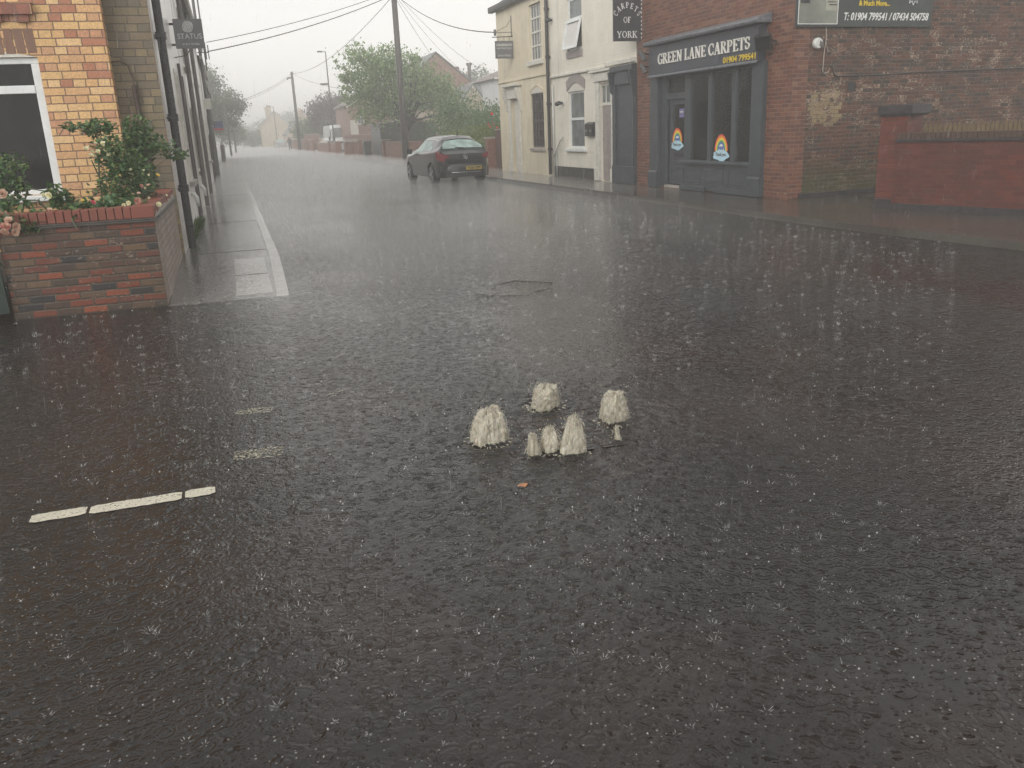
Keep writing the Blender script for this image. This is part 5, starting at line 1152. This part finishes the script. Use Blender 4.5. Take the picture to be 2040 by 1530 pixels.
# ================================================================== HOUSES ON THE RIGHT, FARTHER ALONG
def gable_house(name, label, x0, x1, y0, y1, H_, pk, mat, roof='slate', chim=None, wins=(), doors=(), rx=None, verge=True, z0=0):
    """gable end faces -y; ridge runs along y"""
    t = thing(name, label, 'house', ((x0+x1)/2, y0, 0)); cx = (x0+x1)/2; a, b = x0-cx, x1-cx; L = y1-y0; r = 0 if rx is None else rx-cx
    ops = list(wins)+list(doors); mb = MB().wall(b, H_, [(o[0],o[1],o[2],o[3]) for o in ops], depth=.1, x0=a, z0=z0)
    mb.tri((a,0,H_),(b,0,H_),(r,0,pk)).quad((a,0,z0),(a,0,H_),(a,L,H_),(a,L,z0)).quad((b,0,z0),(b,L,z0),(b,L,H_),(b,0,H_)).quad((a,L,z0),(a,L,H_),(b,L,H_),(b,L,z0)).tri((a,L,H_),(r,L,pk),(b,L,H_))
    obj('wall', mb, M[mat], t)
    e = .22; sl = (pk-H_)/(r-a); sr = (pk-H_)/(b-r); mb = MB()
    for (xa, s_) in ((a-e, sl), (b+e, sr)):
        za = H_-e*s_+.04; pts = [(xa,za),(r,pk+.05),(r,pk+.17),(xa,za+.12)]
        mb.prism(pts, -.12, L+.12, 'y')
    obj('roof', mb, M[roof], t)
    if verge:
        mb = MB()
        for (xa, s_) in ((a-e, sl), (b+e, sr)):
            za = H_-e*s_+.04; mb.prism([(xa,za-.16),(r,pk-.11),(r,pk+.03),(xa,za-.02)], -.15, -.121, 'y')
        obj('bargeboard', mb, M['white_wood'], t)
    if chim:
        cx_, w_, zt = chim; obj('chimney', MB().box(cx_-cx-w_/2,cx_-cx+w_/2,.6,.6+w_,H_,zt).box(cx_-cx-w_/2-.06,cx_-cx+w_/2+.06,.54,.66+w_,zt-.25,zt-.12).tube([(cx_-cx-w_*.2,.9,zt),(cx_-cx-w_*.2,.9,zt+.35)],.10,8).tube([(cx_-cx+w_*.2,.9,zt),(cx_-cx+w_*.2,.9,zt+.3)],.10,8), M[mat], t)
    for o_ in wins: window(t, *o_, y=.03, fw=.07, bars_v=1, gl=M['glass_grey'], sill=(.08,.05,.10,.01,M['stone_cap']))
    for o_ in doors: obj('door', MB().box(o_[0],o_[1],.02,.08,o_[2],o_[3]).box(o_[0]-.12,o_[0],-.03,.0,o_[2],o_[3]+.1).box(o_[1],o_[1]+.12,-.03,.0,o_[2],o_[3]+.1).box(o_[0],o_[1],-.03,.0,o_[3],o_[3]+.1), M['white_wood'], t)
    return t
t = gable_house('brick_gable_house', 'tall red brick house gable with tiled roof behind the street tree', 13.2, 22.4, 75, 86, 4.1, 7.95, 'far_brick', 'slate', rx=17.6, verge=False)
obj('dormer_cheek', MB().box(.9,2.1,1.2,4,5.6,6.95), M['far_brick'], t)
obj('flue', MB().tube([(2.9,.8,4.0),(2.9,.8,7.0)], .17, 8).tube([(2.9,.8,7.0),(2.9,.8,7.2)], .26, 8), M['pipe_grey'], t)
gable_house('cream_gable_house', 'small cream gabled bungalow with white bargeboards behind the shrubs', 15.9, 18.3, 62, 70, 3.1, 4.65, 'render_cream', 'slate')
t = thing('grey_roofed_outbuilding', 'low grey slate roofed building between the brick gable and the cream gable', 'building', (16,66,0))
obj('wall', MB().box(-3.4,.6,0,5,0,3.3), M['render_pink'], t); obj('roof', MB().prism([(-.3,3.35),(2.5,4.25),(5.3,3.35)], -3.8, .9, 'x'), M['slate'], t)
t = thing('white_rendered_house', 'white rendered house with dark hipped roof beside the cream house', 'house', (20.2,58,0))
obj('wall', MB().box(-2.4,3,0,8,0,4.9), M['render_white'], t)
obj('roof', MB().prism([(-2.75,4.88),(3.4,4.88),(3.3,6.25),(1.2,6.25)], -.4, 8.4, 'y'), M['tiles'], t, bevel=.02); obj('gutter', MB().tube([(-2.77,-.42,4.86),(3.4,-.42,4.86)], .07, 6), M['white_wood'], t)
o = thing('tv_aerial', 'thin rooftop television aerial above the white rendered house', 'aerial', (18.2,58,0)); obj('mast', MB().tube([(0,0,6.0),(0,0,7.6),(.75,0,7.6)], .025, 5), M['steel_pole'], o)
gable_house('brick_terrace', 'pink brick terraced house with white door and small white window behind the street wall', 10.55, 16.8, 80, 90, 4.2, 6.0, 'far_brick', 'tiles', wins=[(-2.45,-1.85,2.55,3.2),(-.5,.4,2.4,3.3),(-1.,.1,1.0,1.9)], doors=[(-3.0,-2.55,.1,2.8)])
gable_house('cream_chimney_house', 'far cream house with chimney in the rain haze', 5.9, 11.0, 168, 180, 4.0, 6.3, 'render_cream', 'slate', chim=(7.6,1.1,7.2), rx=8.6)
gable_house('grey_sloping_house', 'far grey house with pale sloping roof edge in the haze', 9.4, 15.2, 150, 162, 2.2, 5.6, 'render_pink', 'slate', chim=(11.8,.8,6.0))
gable_house('low_house', 'faint low house behind the smaller faint tree', -9, -2.5, 178, 190, 3.6, 5.8, 'render_pink', 'slate')
# ---- low walls along the right pavement
def wall_run(name, label, pts, z1, mat='low_brick', cap=None, th=.22, piers=(), group=None):
    o = thing(name, label, 'wall', (pts[0][0], pts[0][1], 0), 0, group); mb = MB(); mc = MB()
    for i in range(len(pts)-1):
        a, b = Vector(pts[i])-Vector(pts[0]), Vector(pts[i+1])-Vector(pts[0]); d = (b-a).normalized(); n_ = Vector((d.y,-d.x))*th/2; e = n_*1.25
        for m_, (q, za, zb) in ((mb,(n_,0,z1)),(mc,(e,z1+.002,z1+.07))):
            A, B, C_, D = a-q, b-q, b+q, a+q; k = len(m_.v); m_.v += [(v.x,v.y,za) for v in (A,B,C_,D)]+[(v.x,v.y,zb) for v in (A,B,C_,D)]
            m_.f += [(k+0,k+1,k+5,k+4),(k+1,k+2,k+6,k+5),(k+2,k+3,k+7,k+6),(k+3,k+0,k+4,k+7),(k+4,k+5,k+6,k+7)]
    obj('wall_panel', mb, M[mat], o); obj('coping', mc, M[cap or 'stone_cap'], o)
    for p in piers:
        q = Vector(p)-Vector(pts[0]); obj('pier', MB().box(q.x-.24,q.x+.24,q.y-.24,q.y+.24,0,z1+.13), M[mat], o); obj('pier_cap', MB().box(q.x-.29,q.x+.29,q.y-.29,q.y+.29,z1+.132,z1+.2), M['stone_cap'], o)
    return o
wall_run('street_wall', 'low red brick street wall at the foot of the green street tree', [(9.95,46.5),(9.75,57.2)], 1.10, cap='low_brick', piers=[(9.75,57.3)])
wall_run('street_wall', 'low brick wall with stone capped piers beyond the dark wheelie bin', [(9.45,66.5),(9.2,72)], 1.12, piers=[(9.45,66.4),(9.2,72.2)])
wall_run('street_wall', 'low brick wall in front of the white van', [(9.05,77.5),(8.7,92)], 1.0, piers=[(9.0,77.3),(8.95,82.5)])
wall_run('street_wall', 'long far brick wall running up to the walking person', [(8.6,96),(8.3,128)], 1.35)
wall_run('tall_wall', 'tall dark side wall with pale coping between two front gardens', [(9.7,78.6),(12.7,78.8)], 1.62, 'far_brick')
wall_run('tall_wall', 'tall grey side wall with pale coping behind the telegraph pole and van', [(8.1,101),(9.7,101)], 1.85, 'far_brick')
wall_run('brick_gate_pier', 'slim brick gate pier beside the brown gate at the cream house', [(9.85,33.3),(9.85,33.6)], 1.28, 'low_brick', th=.36)
o = thing('brown_gate', 'dark brown boarded gate post panel beside the cream house corner', 'gate', (9.94,32.75,0))
obj('boards', MB().box(0,.08,-.35,.0,.09,1.60).box(.0,.08,.01,.34,.09,1.58), M['brown_wood'], o, bevel=.006); obj('cap', MB().box(-.02,.12,-.37,.36,1.602,1.64), M['stone_cap'], o)
o = thing('board_fence', 'dark green board fence with grey garage roof behind the street tree', 'fence', (9.55,58.2,0))
for i in range(26): obj('board', MB().box(.04+i*.14,.17+i*.14,0,.03,0,2.3+.03*math.sin(i*2)), M['fence_dark'], o)
t = thing('garage', 'low garage with grey sloping roof behind the dark board fence', 'garage', (11.4,61,0)); obj('wall', MB().box(-1.2,2.6,0,5,0,2.2), M['slate'], t); obj('roof', MB().prism([(-1.4,2.22),(2.8,2.6),(2.8,2.7),(-1.4,2.34)], -.2, 5.2, 'y'), M['slate'], t)
o = thing('wheelie_bin', 'dark wheelie bin standing at the gap in the low street walls', 'bin', (9.45,63.6,.09))
obj('body', MB().prism([(-.24,-.0),(.24,0),(.30,1.0),(-.30,1.0)], -.3, .3, 'y'), M['black'], o, bevel=.03); obj('lid', MB().prism([(-.32,1.0),(.32,1.0),(.28,1.12),(-.26,1.10)], -.34, .33, 'y'), M['black'], o, bevel=.02)
o = thing('brick_bin_store', 'square red brick store with pale sloping lid beside the wheelie bin', 'bin store', (9.05,69.8,0))
obj('body', MB().box(-.45,.45,-.4,.4,0,1.12), M['low_brick'], o); obj('lid', MB().prism([(-.5,1.13),(.5,1.13),(.42,1.36),(-.42,1.36)], -.48, .48, 'y'), M['stone_cap'], o)
# ================================================================== POLES, LAMPS AND WIRES
def tpole(label, x, y, z1, r, name='telegraph_pole', **k):
    o = thing(name, label, 'telegraph pole', (x, y, .0)); obj('pole', MB().tube([(0,0,0),(0,0,z1)], [r, r*.72], 12), M['wood_pole'], o, smooth=True); return o
o = tpole('tallest dark wooden telegraph pole in front of the green street tree', 9.62, 50, 9.2, .185)
obj('cable_duct', MB().tube([(-.21,-.05,.1),(-.17,-.04,4.2),(-.15,-.03,8.9)], .028, 6), M['pipe_grey'], o)
obj('cap', MB().tube([(0,0,9.2),(0,0,9.32)], [.16,.10], 10), M['pipe_grey'], o)
obj('insulator_ring', MB().tube([(0,0,8.8),(0,0,8.9)], .20, 10), M['pipe_grey'], o)
o = tpole('second wooden telegraph pole beside the walking person', 8.02, 108, 9.0, .20); obj('arm', MB().box(-.55,0,-.05,.05,8.25,8.4).box(-.62,-.45,-.1,.1,8.15,8.3), M['wood_pole'], o)
tpole('thin faint telegraph pole beyond the big broad dark tree', .72, 112, 6.4, .11); tpole('faint wooden pole in front of the big broad dark tree', .1, 90, 5.0, .10)
def lamp(label, x, y, z1, armd, box=None):
    o = thing('street_lamp', label, 'street lamp', (x, y, .05)); obj('pole', MB().tube([(0,0,0),(0,0,1.6),(0,0,1.75),(0,0,z1)], [.13,.13,.075,.05], 8), M['steel_pole'], o)
    obj('lamp_head', MB().tube([(0,0,z1),(armd*.5,0,z1+.03)], .035, 6).box(min(armd*.4,armd*1.),max(armd*.4,armd*1.),-.12,.12,z1-.04,z1+.09), M['steel_pole'], o)
    if box: obj('arm_box', MB().box(-.75,-.05,-.08,.08,6.15,6.32), M['steel_pole'], o)
lamp('tall street lamp with side arm in front of the white van', 9.55, 85, 9.05, -.75, True)
lamp('small far street lamp with long arm by the distant houses', 7.62, 150, 6.6, -1.05)
def wire(a, b, sag, r, label, mat='cable'):
    a, b = Vector(a), Vector(b); pts = []
    for i in range(17):
        s = i/16; p = a.lerp(b, s); p.z -= sag*4*s*(1-s); pts.append(tuple(p))
    tag(obj('overhead_wire', MB().tube(pts, r, 4), M[mat]), label, 'wire', 'overhead wires')
TP = (9.62,50,8.9)
wire(TP, (-.35,39,5.15), .25, .020, 'thick lower wire from the tallest pole across the road to the lamp column')
wire((9.62,50,9.1), (-.35,39,5.50), .2, .014, 'thinner upper wire from the tallest pole across the road to the rendered terrace')
wire((9.62,50,9.0), (9.34,30.42,4.86), .5, .018, 'dark wire from the tallest pole to the cream house sign bracket')
wire((9.62,50,9.05), (17.6,58,5.0), .5, .012, 'faint wire from the tallest pole to the white rendered house')
wire((9.62,50,8.95), (17.8,62.,4.6), .5, .012, 'faint wire from the tallest pole to the cream bungalow')
wire((9.62,50,8.85), (19.2,75,5.6), .5, .014, 'faint wire from the tallest pole to the brick gable')
wire((9.62,50,9.15), (10.3,20,8.4), .4, .014, 'high wire from the tallest pole over the terrace roofs')
wire(TP, (8.02,108,8.8), 1.0, .022, 'sagging wire between the two wooden telegraph poles')
wire((8.02,108,8.8), (-.8,74,4.2), .5, .020, 'faint wire from the second pole to the end terraced house')
wire((8.02,108,8.6), (.1,90,4.9), .5, .018, 'faint wire from the second pole to the pole by the big dark tree')
wire((8.02,108,8.8), (12.6,90,6.0), .4, .018, 'faint wire from the second pole to the pink brick terrace')
# ================================================================== VEHICLES
def interp(tab, x):
    if x <= tab[0][0]: return tab[0][1]
    for (a, b), (c, d) in zip(tab, tab[1:]):
        if x <= c: s = (x-a)/(c-a); return b+(d-b)*s
    return tab[-1][1]
def sm(tab, x, h=.06): return (interp(tab, x-h)+interp(tab, x)*2+interp(tab, x+h))/4
def vehicle(S_, name, label, cat, loc, rz, paint, gl_rear, plate=None, group=None, detail=True):
    Ln = S_['L']; top, W_, belt, sill, wx, wr = S_['top'], S_['W'], S_['belt'], S_['sill'], S_['wheels'], S_['wr']
    def zb(x):
        z = sill
        for w_ in wx:
            d = abs(x-w_); R_ = wr*1.13
            if d < R_: z = max(z, wr+math.sqrt(R_*R_-d*d))
        return z
    def P(x, t):     # t 0..1 over the right half, 1..2 mirrored; heading +y, rear at y=0
        side = 1 if t <= 1 else -1; t = t if t <= 1 else 2-t
        zt, wd = sm(top, x), sm(W_, x, .08); bl = min(sm(belt, x), zt-.05); z0 = min(zb(x), bl-.08); gh = max(0, min(1, (zt-bl-.06)/.25))
        zm = max(z0+.01, min(.62, bl-.12)); rw = wd*(.90-(.90-S_['roofw'])*gh)
        K = [(0,wd*.955,z0),(.2,wd*1.0,zm),(.42,wd*.985,bl-.05),(.5,wd*.955,bl),(.78,rw+(.05 if gh else .02),zt-.10*gh-.01),(.87,rw-.05,zt-.025*gh-.004),(1,0,zt+.02*gh)]
        for (a,y0,z_0),(b,y1,z_1) in zip(K, K[1:]):
            if t <= b: s = (t-a)/(b-a); return Vector((side*(y0+(y1-y0)*s), x, z_0+(z_1-z_0)*s))
        return Vector((0, x, zt))
    t = thing(name, label, cat, loc, rz, group); ts = [0,.05,.1,.15,.2,.3,.38,.42,.46,.5,.55,.62,.7,.78,.82,.87,.93,1]; ts = ts+[2-q for q in reversed(ts[:-1])]
    xs = sorted({round(Ln*i/70, 3) for i in range(71)}); mb = MB(); k = len(ts)
    for x in xs: mb.v += [tuple(P(x, q)) for q in ts]
    for i in range(len(xs)-1):
        for j in range(k-1): mb.f.append((i*k+j, i*k+j+1, (i+1)*k+j+1, (i+1)*k+j))
    mb.f.append(tuple(range(k))); mb.f.append(tuple((len(xs)-1)*k+j for j in reversed(range(k))))
    body = obj('body', mb, paint, t, smooth=True)
    m = body.modifiers.new('ws', 'EDGE_SPLIT'); m.split_angle = R(38)
    def patch(nm, x0, x1, t0, t1, mat, off=.006, n=14, m_=10, par=None, smooth=True):
        def f(u, v):
            x = x0+(x1-x0)*u; a, b = (t0(u) if callable(t0) else t0), (t1(u) if callable(t1) else t1); tt = a+(b-a)*v; p = P(x, tt)
            e = .02; n_ = (P(min(Ln,x+e), tt)-P(max(0,x-e), tt)).cross(P(x, min(2,tt+.02))-P(x, max(0,tt-.02)))
            n_ = n_.normalized() if n_.length > 1e-6 else Vector((0,0,1))
            if n_.dot(p-Vector((0, Ln*.5 if abs(x-Ln/2) > Ln*.3 else x, .6))) < 0: n_ = -n_
            return p+n_*off
        return obj(nm, MB().grid(f, n, m_), mat, par or t, smooth=smooth)
    for nm, x0, x1, t0, t1, mt in S_['patches']: patch(nm, x0, x1, t0, t1, M[mt] if mt != 'REAR' else gl_rear, off=.022 if mt == 'REAR' else .006)
    obj('underbody', MB().box(-sm(W_,1)*.80,sm(W_,1)*.80,.25,Ln-.25,sill-.02,.52), M['black'], t)
    for w_ in wx:
        for s in (-1, 1):
            xo = s*(sm(W_, w_)*.985); wl = thing('wheel', None, None, (0,0,0)); wl.parent = t
            o_ = obj('tyre', MB().tube([(xo-s*.22,w_,wr),(xo-s*.20,w_,wr),(xo-s*.03,w_,wr),(xo,w_,wr)], [wr*.9,wr,wr,wr*.88], 26), M['tyre'], None); o_.name = 'wheel'; o_.parent = t; bpy.data.objects.remove(wl)
            mr_ = MB(); 
            for q in range(5):
                a = 2*math.pi*q/5; c, s2 = math.cos(a), math.sin(a); r0, r1, hw_ = .06, wr*.68, .035
                mr_.quad(*[(xo+s*.008, w_+c*r-s2*h_, wr+s2*r+c*h_) for r, h_ in ((r0,-hw_),(r1,-hw_*1.3),(r1,hw_*1.3),(r0,hw_))])
            pts = [(w_+math.cos(2*math.pi*q/26)*wr*.70, wr+math.sin(2*math.pi*q/26)*wr*.70) for q in range(26)]; pi_ = [(w_+math.cos(2*math.pi*q/26)*wr*.62, wr+math.sin(2*math.pi*q/26)*wr*.62) for q in range(26)]
            for q in range(26):
                r_ = (q+1) % 26; mr_.quad((xo+s*.008,*pts[q]),(xo+s*.008,*pts[r_]),(xo+s*.008,*pi_[r_]),(xo+s*.008,*pi_[q]))
            mr_.prism([(w_+math.cos(2*math.pi*q/10)*.075, wr+math.sin(2*math.pi*q/10)*.075) for q in range(10)], xo, xo+s*.014, 'x')
            obj('rim', mr_, M['alloy'], o_)
    for s in (-1, 1):
        my, mz, mx = S_['mirror']; h_ = .09 if S_['L'] < 5 else .17
        obj('wing_mirror', MB().box(s*mx-.09,s*mx+.09,my-.05,my+.06,mz-h_,mz+h_), M['black'], t, bevel=.03)
    return t, P
R0 = lambda u: .5
HATCH = dict(L=4.40, roofw=.60, sill=.24, wheels=(.88, 3.55), wr=.325, mirror=(3.0,1.03,.98),
  top=[(0,.93),(.06,1.0),(.22,1.13),(.42,1.28),(.62,1.41),(.75,1.455),(1.1,1.49),(1.7,1.51),(2.3,1.495),(2.7,1.40),(3.15,1.15),(3.35,1.05),(3.8,.97),(4.15,.86),(4.32,.72),(4.40,.55)],
  W=[(0,.66),(.06,.76),(.2,.84),(.5,.89),(1,.905),(2.5,.905),(3.6,.895),(4.1,.83),(4.3,.72),(4.4,.60)],
  belt=[(0,.90),(.3,1.05),(1.0,1.02),(2,.975),(3,.94),(4,.84),(4.4,.6)],
  patches=[('rear_window', .12, .60, lambda u: .79+.02*u, lambda u: 1.21-.02*u, 'car_glass'), ('rear_screen', .19, .53, .86, 1.14, 'REAR'),
           ('side_window', .95, 1.75, lambda u: .535, lambda u: .60+.15*min(1,u*2.2), 'car_glass_lt'), ('side_window', .95, 1.75, lambda u: 1.465, lambda u: 1.40-.15*min(1,u*2.2), 'car_glass_lt'),
           ('side_window', 1.82, 2.95, .535, lambda u: .75-.20*max(0,(u-.35)/.65)**1.3, 'car_glass_lt'), ('side_window', 1.82, 2.95, 1.465, lambda u: 1.25+.20*max(0,(u-.35)/.65)**1.3, 'car_glass_lt'),
           ('windscreen', 2.50, 3.22, .82, 1.18, 'car_glass'),
           ('roof_trim', .75, 2.9, .775, .79, 'chrome'), ('roof_trim', .75, 2.9, 1.21, 1.225, 'chrome'),
           ('tail_lamp', .0, .34, .30, .52, 'tail_red'), ('tail_lamp', .0, .34, 1.48, 1.70, 'tail_red'),
           ('headlight', 4.0, 4.30, .30, .48, 'chrome'), ('headlight', 4.0, 4.30, 1.52, 1.70, 'chrome')])
car, CP = vehicle(HATCH, 'parked_car', 'dark grey five door hatchback parked by the kerb with yellow rear plate', 'car', (7.02,26.75,0), R(4.0), M['car_paint'], M['car_glass_lt'])
# rear face details
mb = MB().grid(lambda u, v: ((u-.5)*1.62, -.03-.05*math.sin(math.pi*min(1,max(0,v)))**.6+.20*abs(2*u-1)**3.5, .25+.38*v), 16, 8)
bp = obj('rear_bumper', mb, M['car_paint'], car, smooth=True)
obj('lower_valance', MB().grid(lambda u, v: ((u-.5)*1.58, -.088+.20*abs(2*u-1)**3.5, .24+.11*v), 12, 2), M['black'], bp)
obj('chrome_strip', MB().grid(lambda u, v: ((u-.5)*1.30, -.098+.15*abs(2*u-1)**3.5, .375+.022*v+.02*abs(2*u-1)**3), 14, 1), M['chrome'], bp)
obj('plate', MB().box(-.02,.50,-.112,-.100,.455,.565), M['plate_yellow'], bp); text('lettering', 'YG63 OPF', .105, M['black'], bp, .24,-.118,.51,.98,0,.003)
mb = MB().grid(lambda u, v: ((u-.5)*(1.18-.10*v), -.016-.022*math.sin(math.pi*v), .66+.29*v), 12, 6); tg = obj('tailgate', mb, M['car_paint'], car, smooth=True)
obj('tailgate_seam', MB().grid(lambda u, v: ((u-.5)*1.30, -.048+.03*abs(2*u-1)**2, .648+.012*v), 10, 1), M['black'], tg)
for s in (-1, 1):
    obj('tail_lamp', MB().grid(lambda u, v: (s*(.50+.27*u), -.026+.030*u**2, .80-.05*u*0+.15*(v)*(.45+.55*u)+.02), 8, 5), M['tail_red'], car, smooth=True)
eb = obj('emblem', MB().tube([(.07*math.cos(a), -.042, .865+.07*math.sin(a)) for a in [2*math.pi*i/20 for i in range(21)]], .009, 5, False).tube([(-.03,-.042,.83),(0,-.045,.86),(.03,-.042,.85),(.015,-.042,.895),(-.03,-.042,.89)], .010, 5), M['chrome'], tg)
obj('wiper', MB().tube([(-.26,.20,1.145),(.02,.16,1.12),(.05,.13,1.09)], .014, 5), M['black'], car)
obj('aerial', MB().tube([(.03,.80,1.47),(.03,.78,1.53),(.03,.62,1.80)], [.02,.010,.006], 6), M['black'], car)
obj('spoiler', MB().grid(lambda u, v: ((u-.5)*.98, .50+.22*v+.10*abs(2*u-1)**2, 1.395+.085*v-.05*abs(2*u-1)**2.5+.012), 12, 4), M['car_paint'], car, smooth=True)
obj('exhaust', MB().tube([(-.45,-.03,.25),(-.45,.3,.25)], .03, 8), M['chrome'], car)
VAN = dict(L=5.6, roofw=.86, sill=.28, wheels=(1.05, 4.55), wr=.35, mirror=(4.55,1.35,1.12),
  top=[(0,2.45),(.1,2.58),(.6,2.62),(3.8,2.62),(4.2,2.52),(4.5,2.15),(4.95,1.45),(5.05,1.30),(5.45,1.15),(5.6,.85)],
  W=[(0,.96),(.2,.99),(3.8,1.0),(4.8,.98),(5.3,.92),(5.6,.78)], belt=[(0,1.35),(4.8,1.25),(5.6,.8)],
  patches=[('windscreen', 4.36, 4.97, .80, 1.20, 'glass_grey'), ('side_window', 3.9, 4.6, .54, .72, 'car_glass'), ('side_window', 3.9, 4.6, 1.46, 1.28, 'car_glass'),
           ('headlight', 5.2, 5.55, .34, .60, 'chrome'), ('headlight', 5.2, 5.55, 1.40, 1.66, 'chrome'), ('grille', 5.50, 5.59, .68, 1.32, 'black')])
vehicle(VAN, 'white_van', 'white high roofed van facing the camera behind the low brick wall', 'van', (10.15,91.5,.05), R(184), M['van_paint'], M['glass'])
vehicle(HATCH, 'distant_car', 'pale silver car driving away near the walking person', 'car', (8.05,146,0), R(1), M['silver'], M['car_glass_lt'], group='distant cars')
vehicle(HATCH, 'distant_car', 'faint white car farthest away, beside the rounded bushes', 'car', (5.3,205,0), R(2), M['van_paint'], M['car_glass'], group='distant cars')
vehicle(HATCH, 'distant_car', 'faint white car crosswise in the haze just behind the silver car', 'car', (8.3,200,0), R(60), M['van_paint'], M['car_glass'], group='distant cars')
# ================================================================== PERSON
def skin_fig(name, verts, edges, radii, mat, parent, sub=2):
    me = bpy.data.meshes.new(name); me.from_pydata(verts, edges, []); o = bpy.data.objects.new(name, me); COL.objects.link(o); o.parent = parent; me.materials.append(mat)
    m = o.modifiers.new('skin', 'SKIN'); m.use_smooth_shade = True
    for i, r_ in enumerate(radii): me.skin_vertices[0].data[i].radius = (r_[0], r_[1]) if isinstance(r_, tuple) else (r_, r_)
    me.skin_vertices[0].data[0].use_root = True
    s = o.modifiers.new('sub', 'SUBSURF'); s.levels = sub; s.render_levels = sub; return o
pt = thing('person', 'person in dark hooded jacket and trousers walking away up the road', 'person', (7.55,118,0))
V = [(0,0,.95),(0,0,1.15),(0,.02,1.38),(0,.02,1.50),(0,.0,1.62),(0,.0,1.74),(-.19,.02,1.42),(-.28,.04,1.15),(-.22,-.06,.95),(.19,.02,1.42),(.27,.06,1.14),(.24,-.04,.92),
     (-.10,0,.90),(-.12,.08,.50),(-.13,-.04,.10),(-.13,.08,.04),(.10,0,.90),(.11,-.06,.50),(.12,-.22,.14),(.12,-.12,.05)]
E_ = [(0,1),(1,2),(2,3),(3,4),(4,5),(2,6),(6,7),(7,8),(2,9),(9,10),(10,11),(0,12),(12,13),(13,14),(14,15),(0,16),(16,17),(17,18),(18,19)]
rad = [(.16,.13),(.17,.13),(.18,.12),.075,.105,.085,.08,.055,.045,.08,.055,.045,.10,.075,.05,.045,.10,.075,.05,.045]
skin_fig('body', V, E_, rad, plain('dark_wet_clothes', (.022,.022,.026), .6), pt)
skin_fig('hood', [(0,.02,1.44),(0,.03,1.60),(0,.03,1.76)], [(0,1),(1,2)], [.13,.135,.10], plain('dark_hood', (.03,.03,.034), .6), pt)
# ================================================================== HAZE of rain
t = NT('rain_haze'); t.t.nodes.remove(t.b)
pv = t.n('VolumePrincipled', None, Density=.0054); pv.inputs['Color'].default_value = (1,1,.985,1); pv.inputs['Anisotropy'].default_value = .1
t.link(pv.outputs[0], t.o.inputs['Volume'])
t2 = NT('splash_mist'); t2.t.nodes.remove(t2.b)
pv = t2.n('VolumePrincipled', None, Density=.13); pv.inputs['Color'].default_value = (1,1,.99,1)
t2.link(pv.outputs[0], t2.o.inputs['Volume'])
mb = MB(); pf = [(9,.013),(330,.013),(330,.27),(45,.27),(24,.15),(12,.03)]; mb.v = [(-.7,*p) for p in pf]+[(9.9,*p) for p in pf]
mb.f = [tuple(range(5,-1,-1)), tuple(range(6,12))]+[(i,(i+1)%6,(i+1)%6+6,i+6) for i in range(6)]
tag(obj('splash_mist', mb, t2.m), 'low white mist of bouncing rain lying on the road', kind='stuff')
tag(obj('haze', MB().box(-430,430,-70,470,-1.1,13.5), t.m), 'grey rain haze filling the street', kind='stuff')
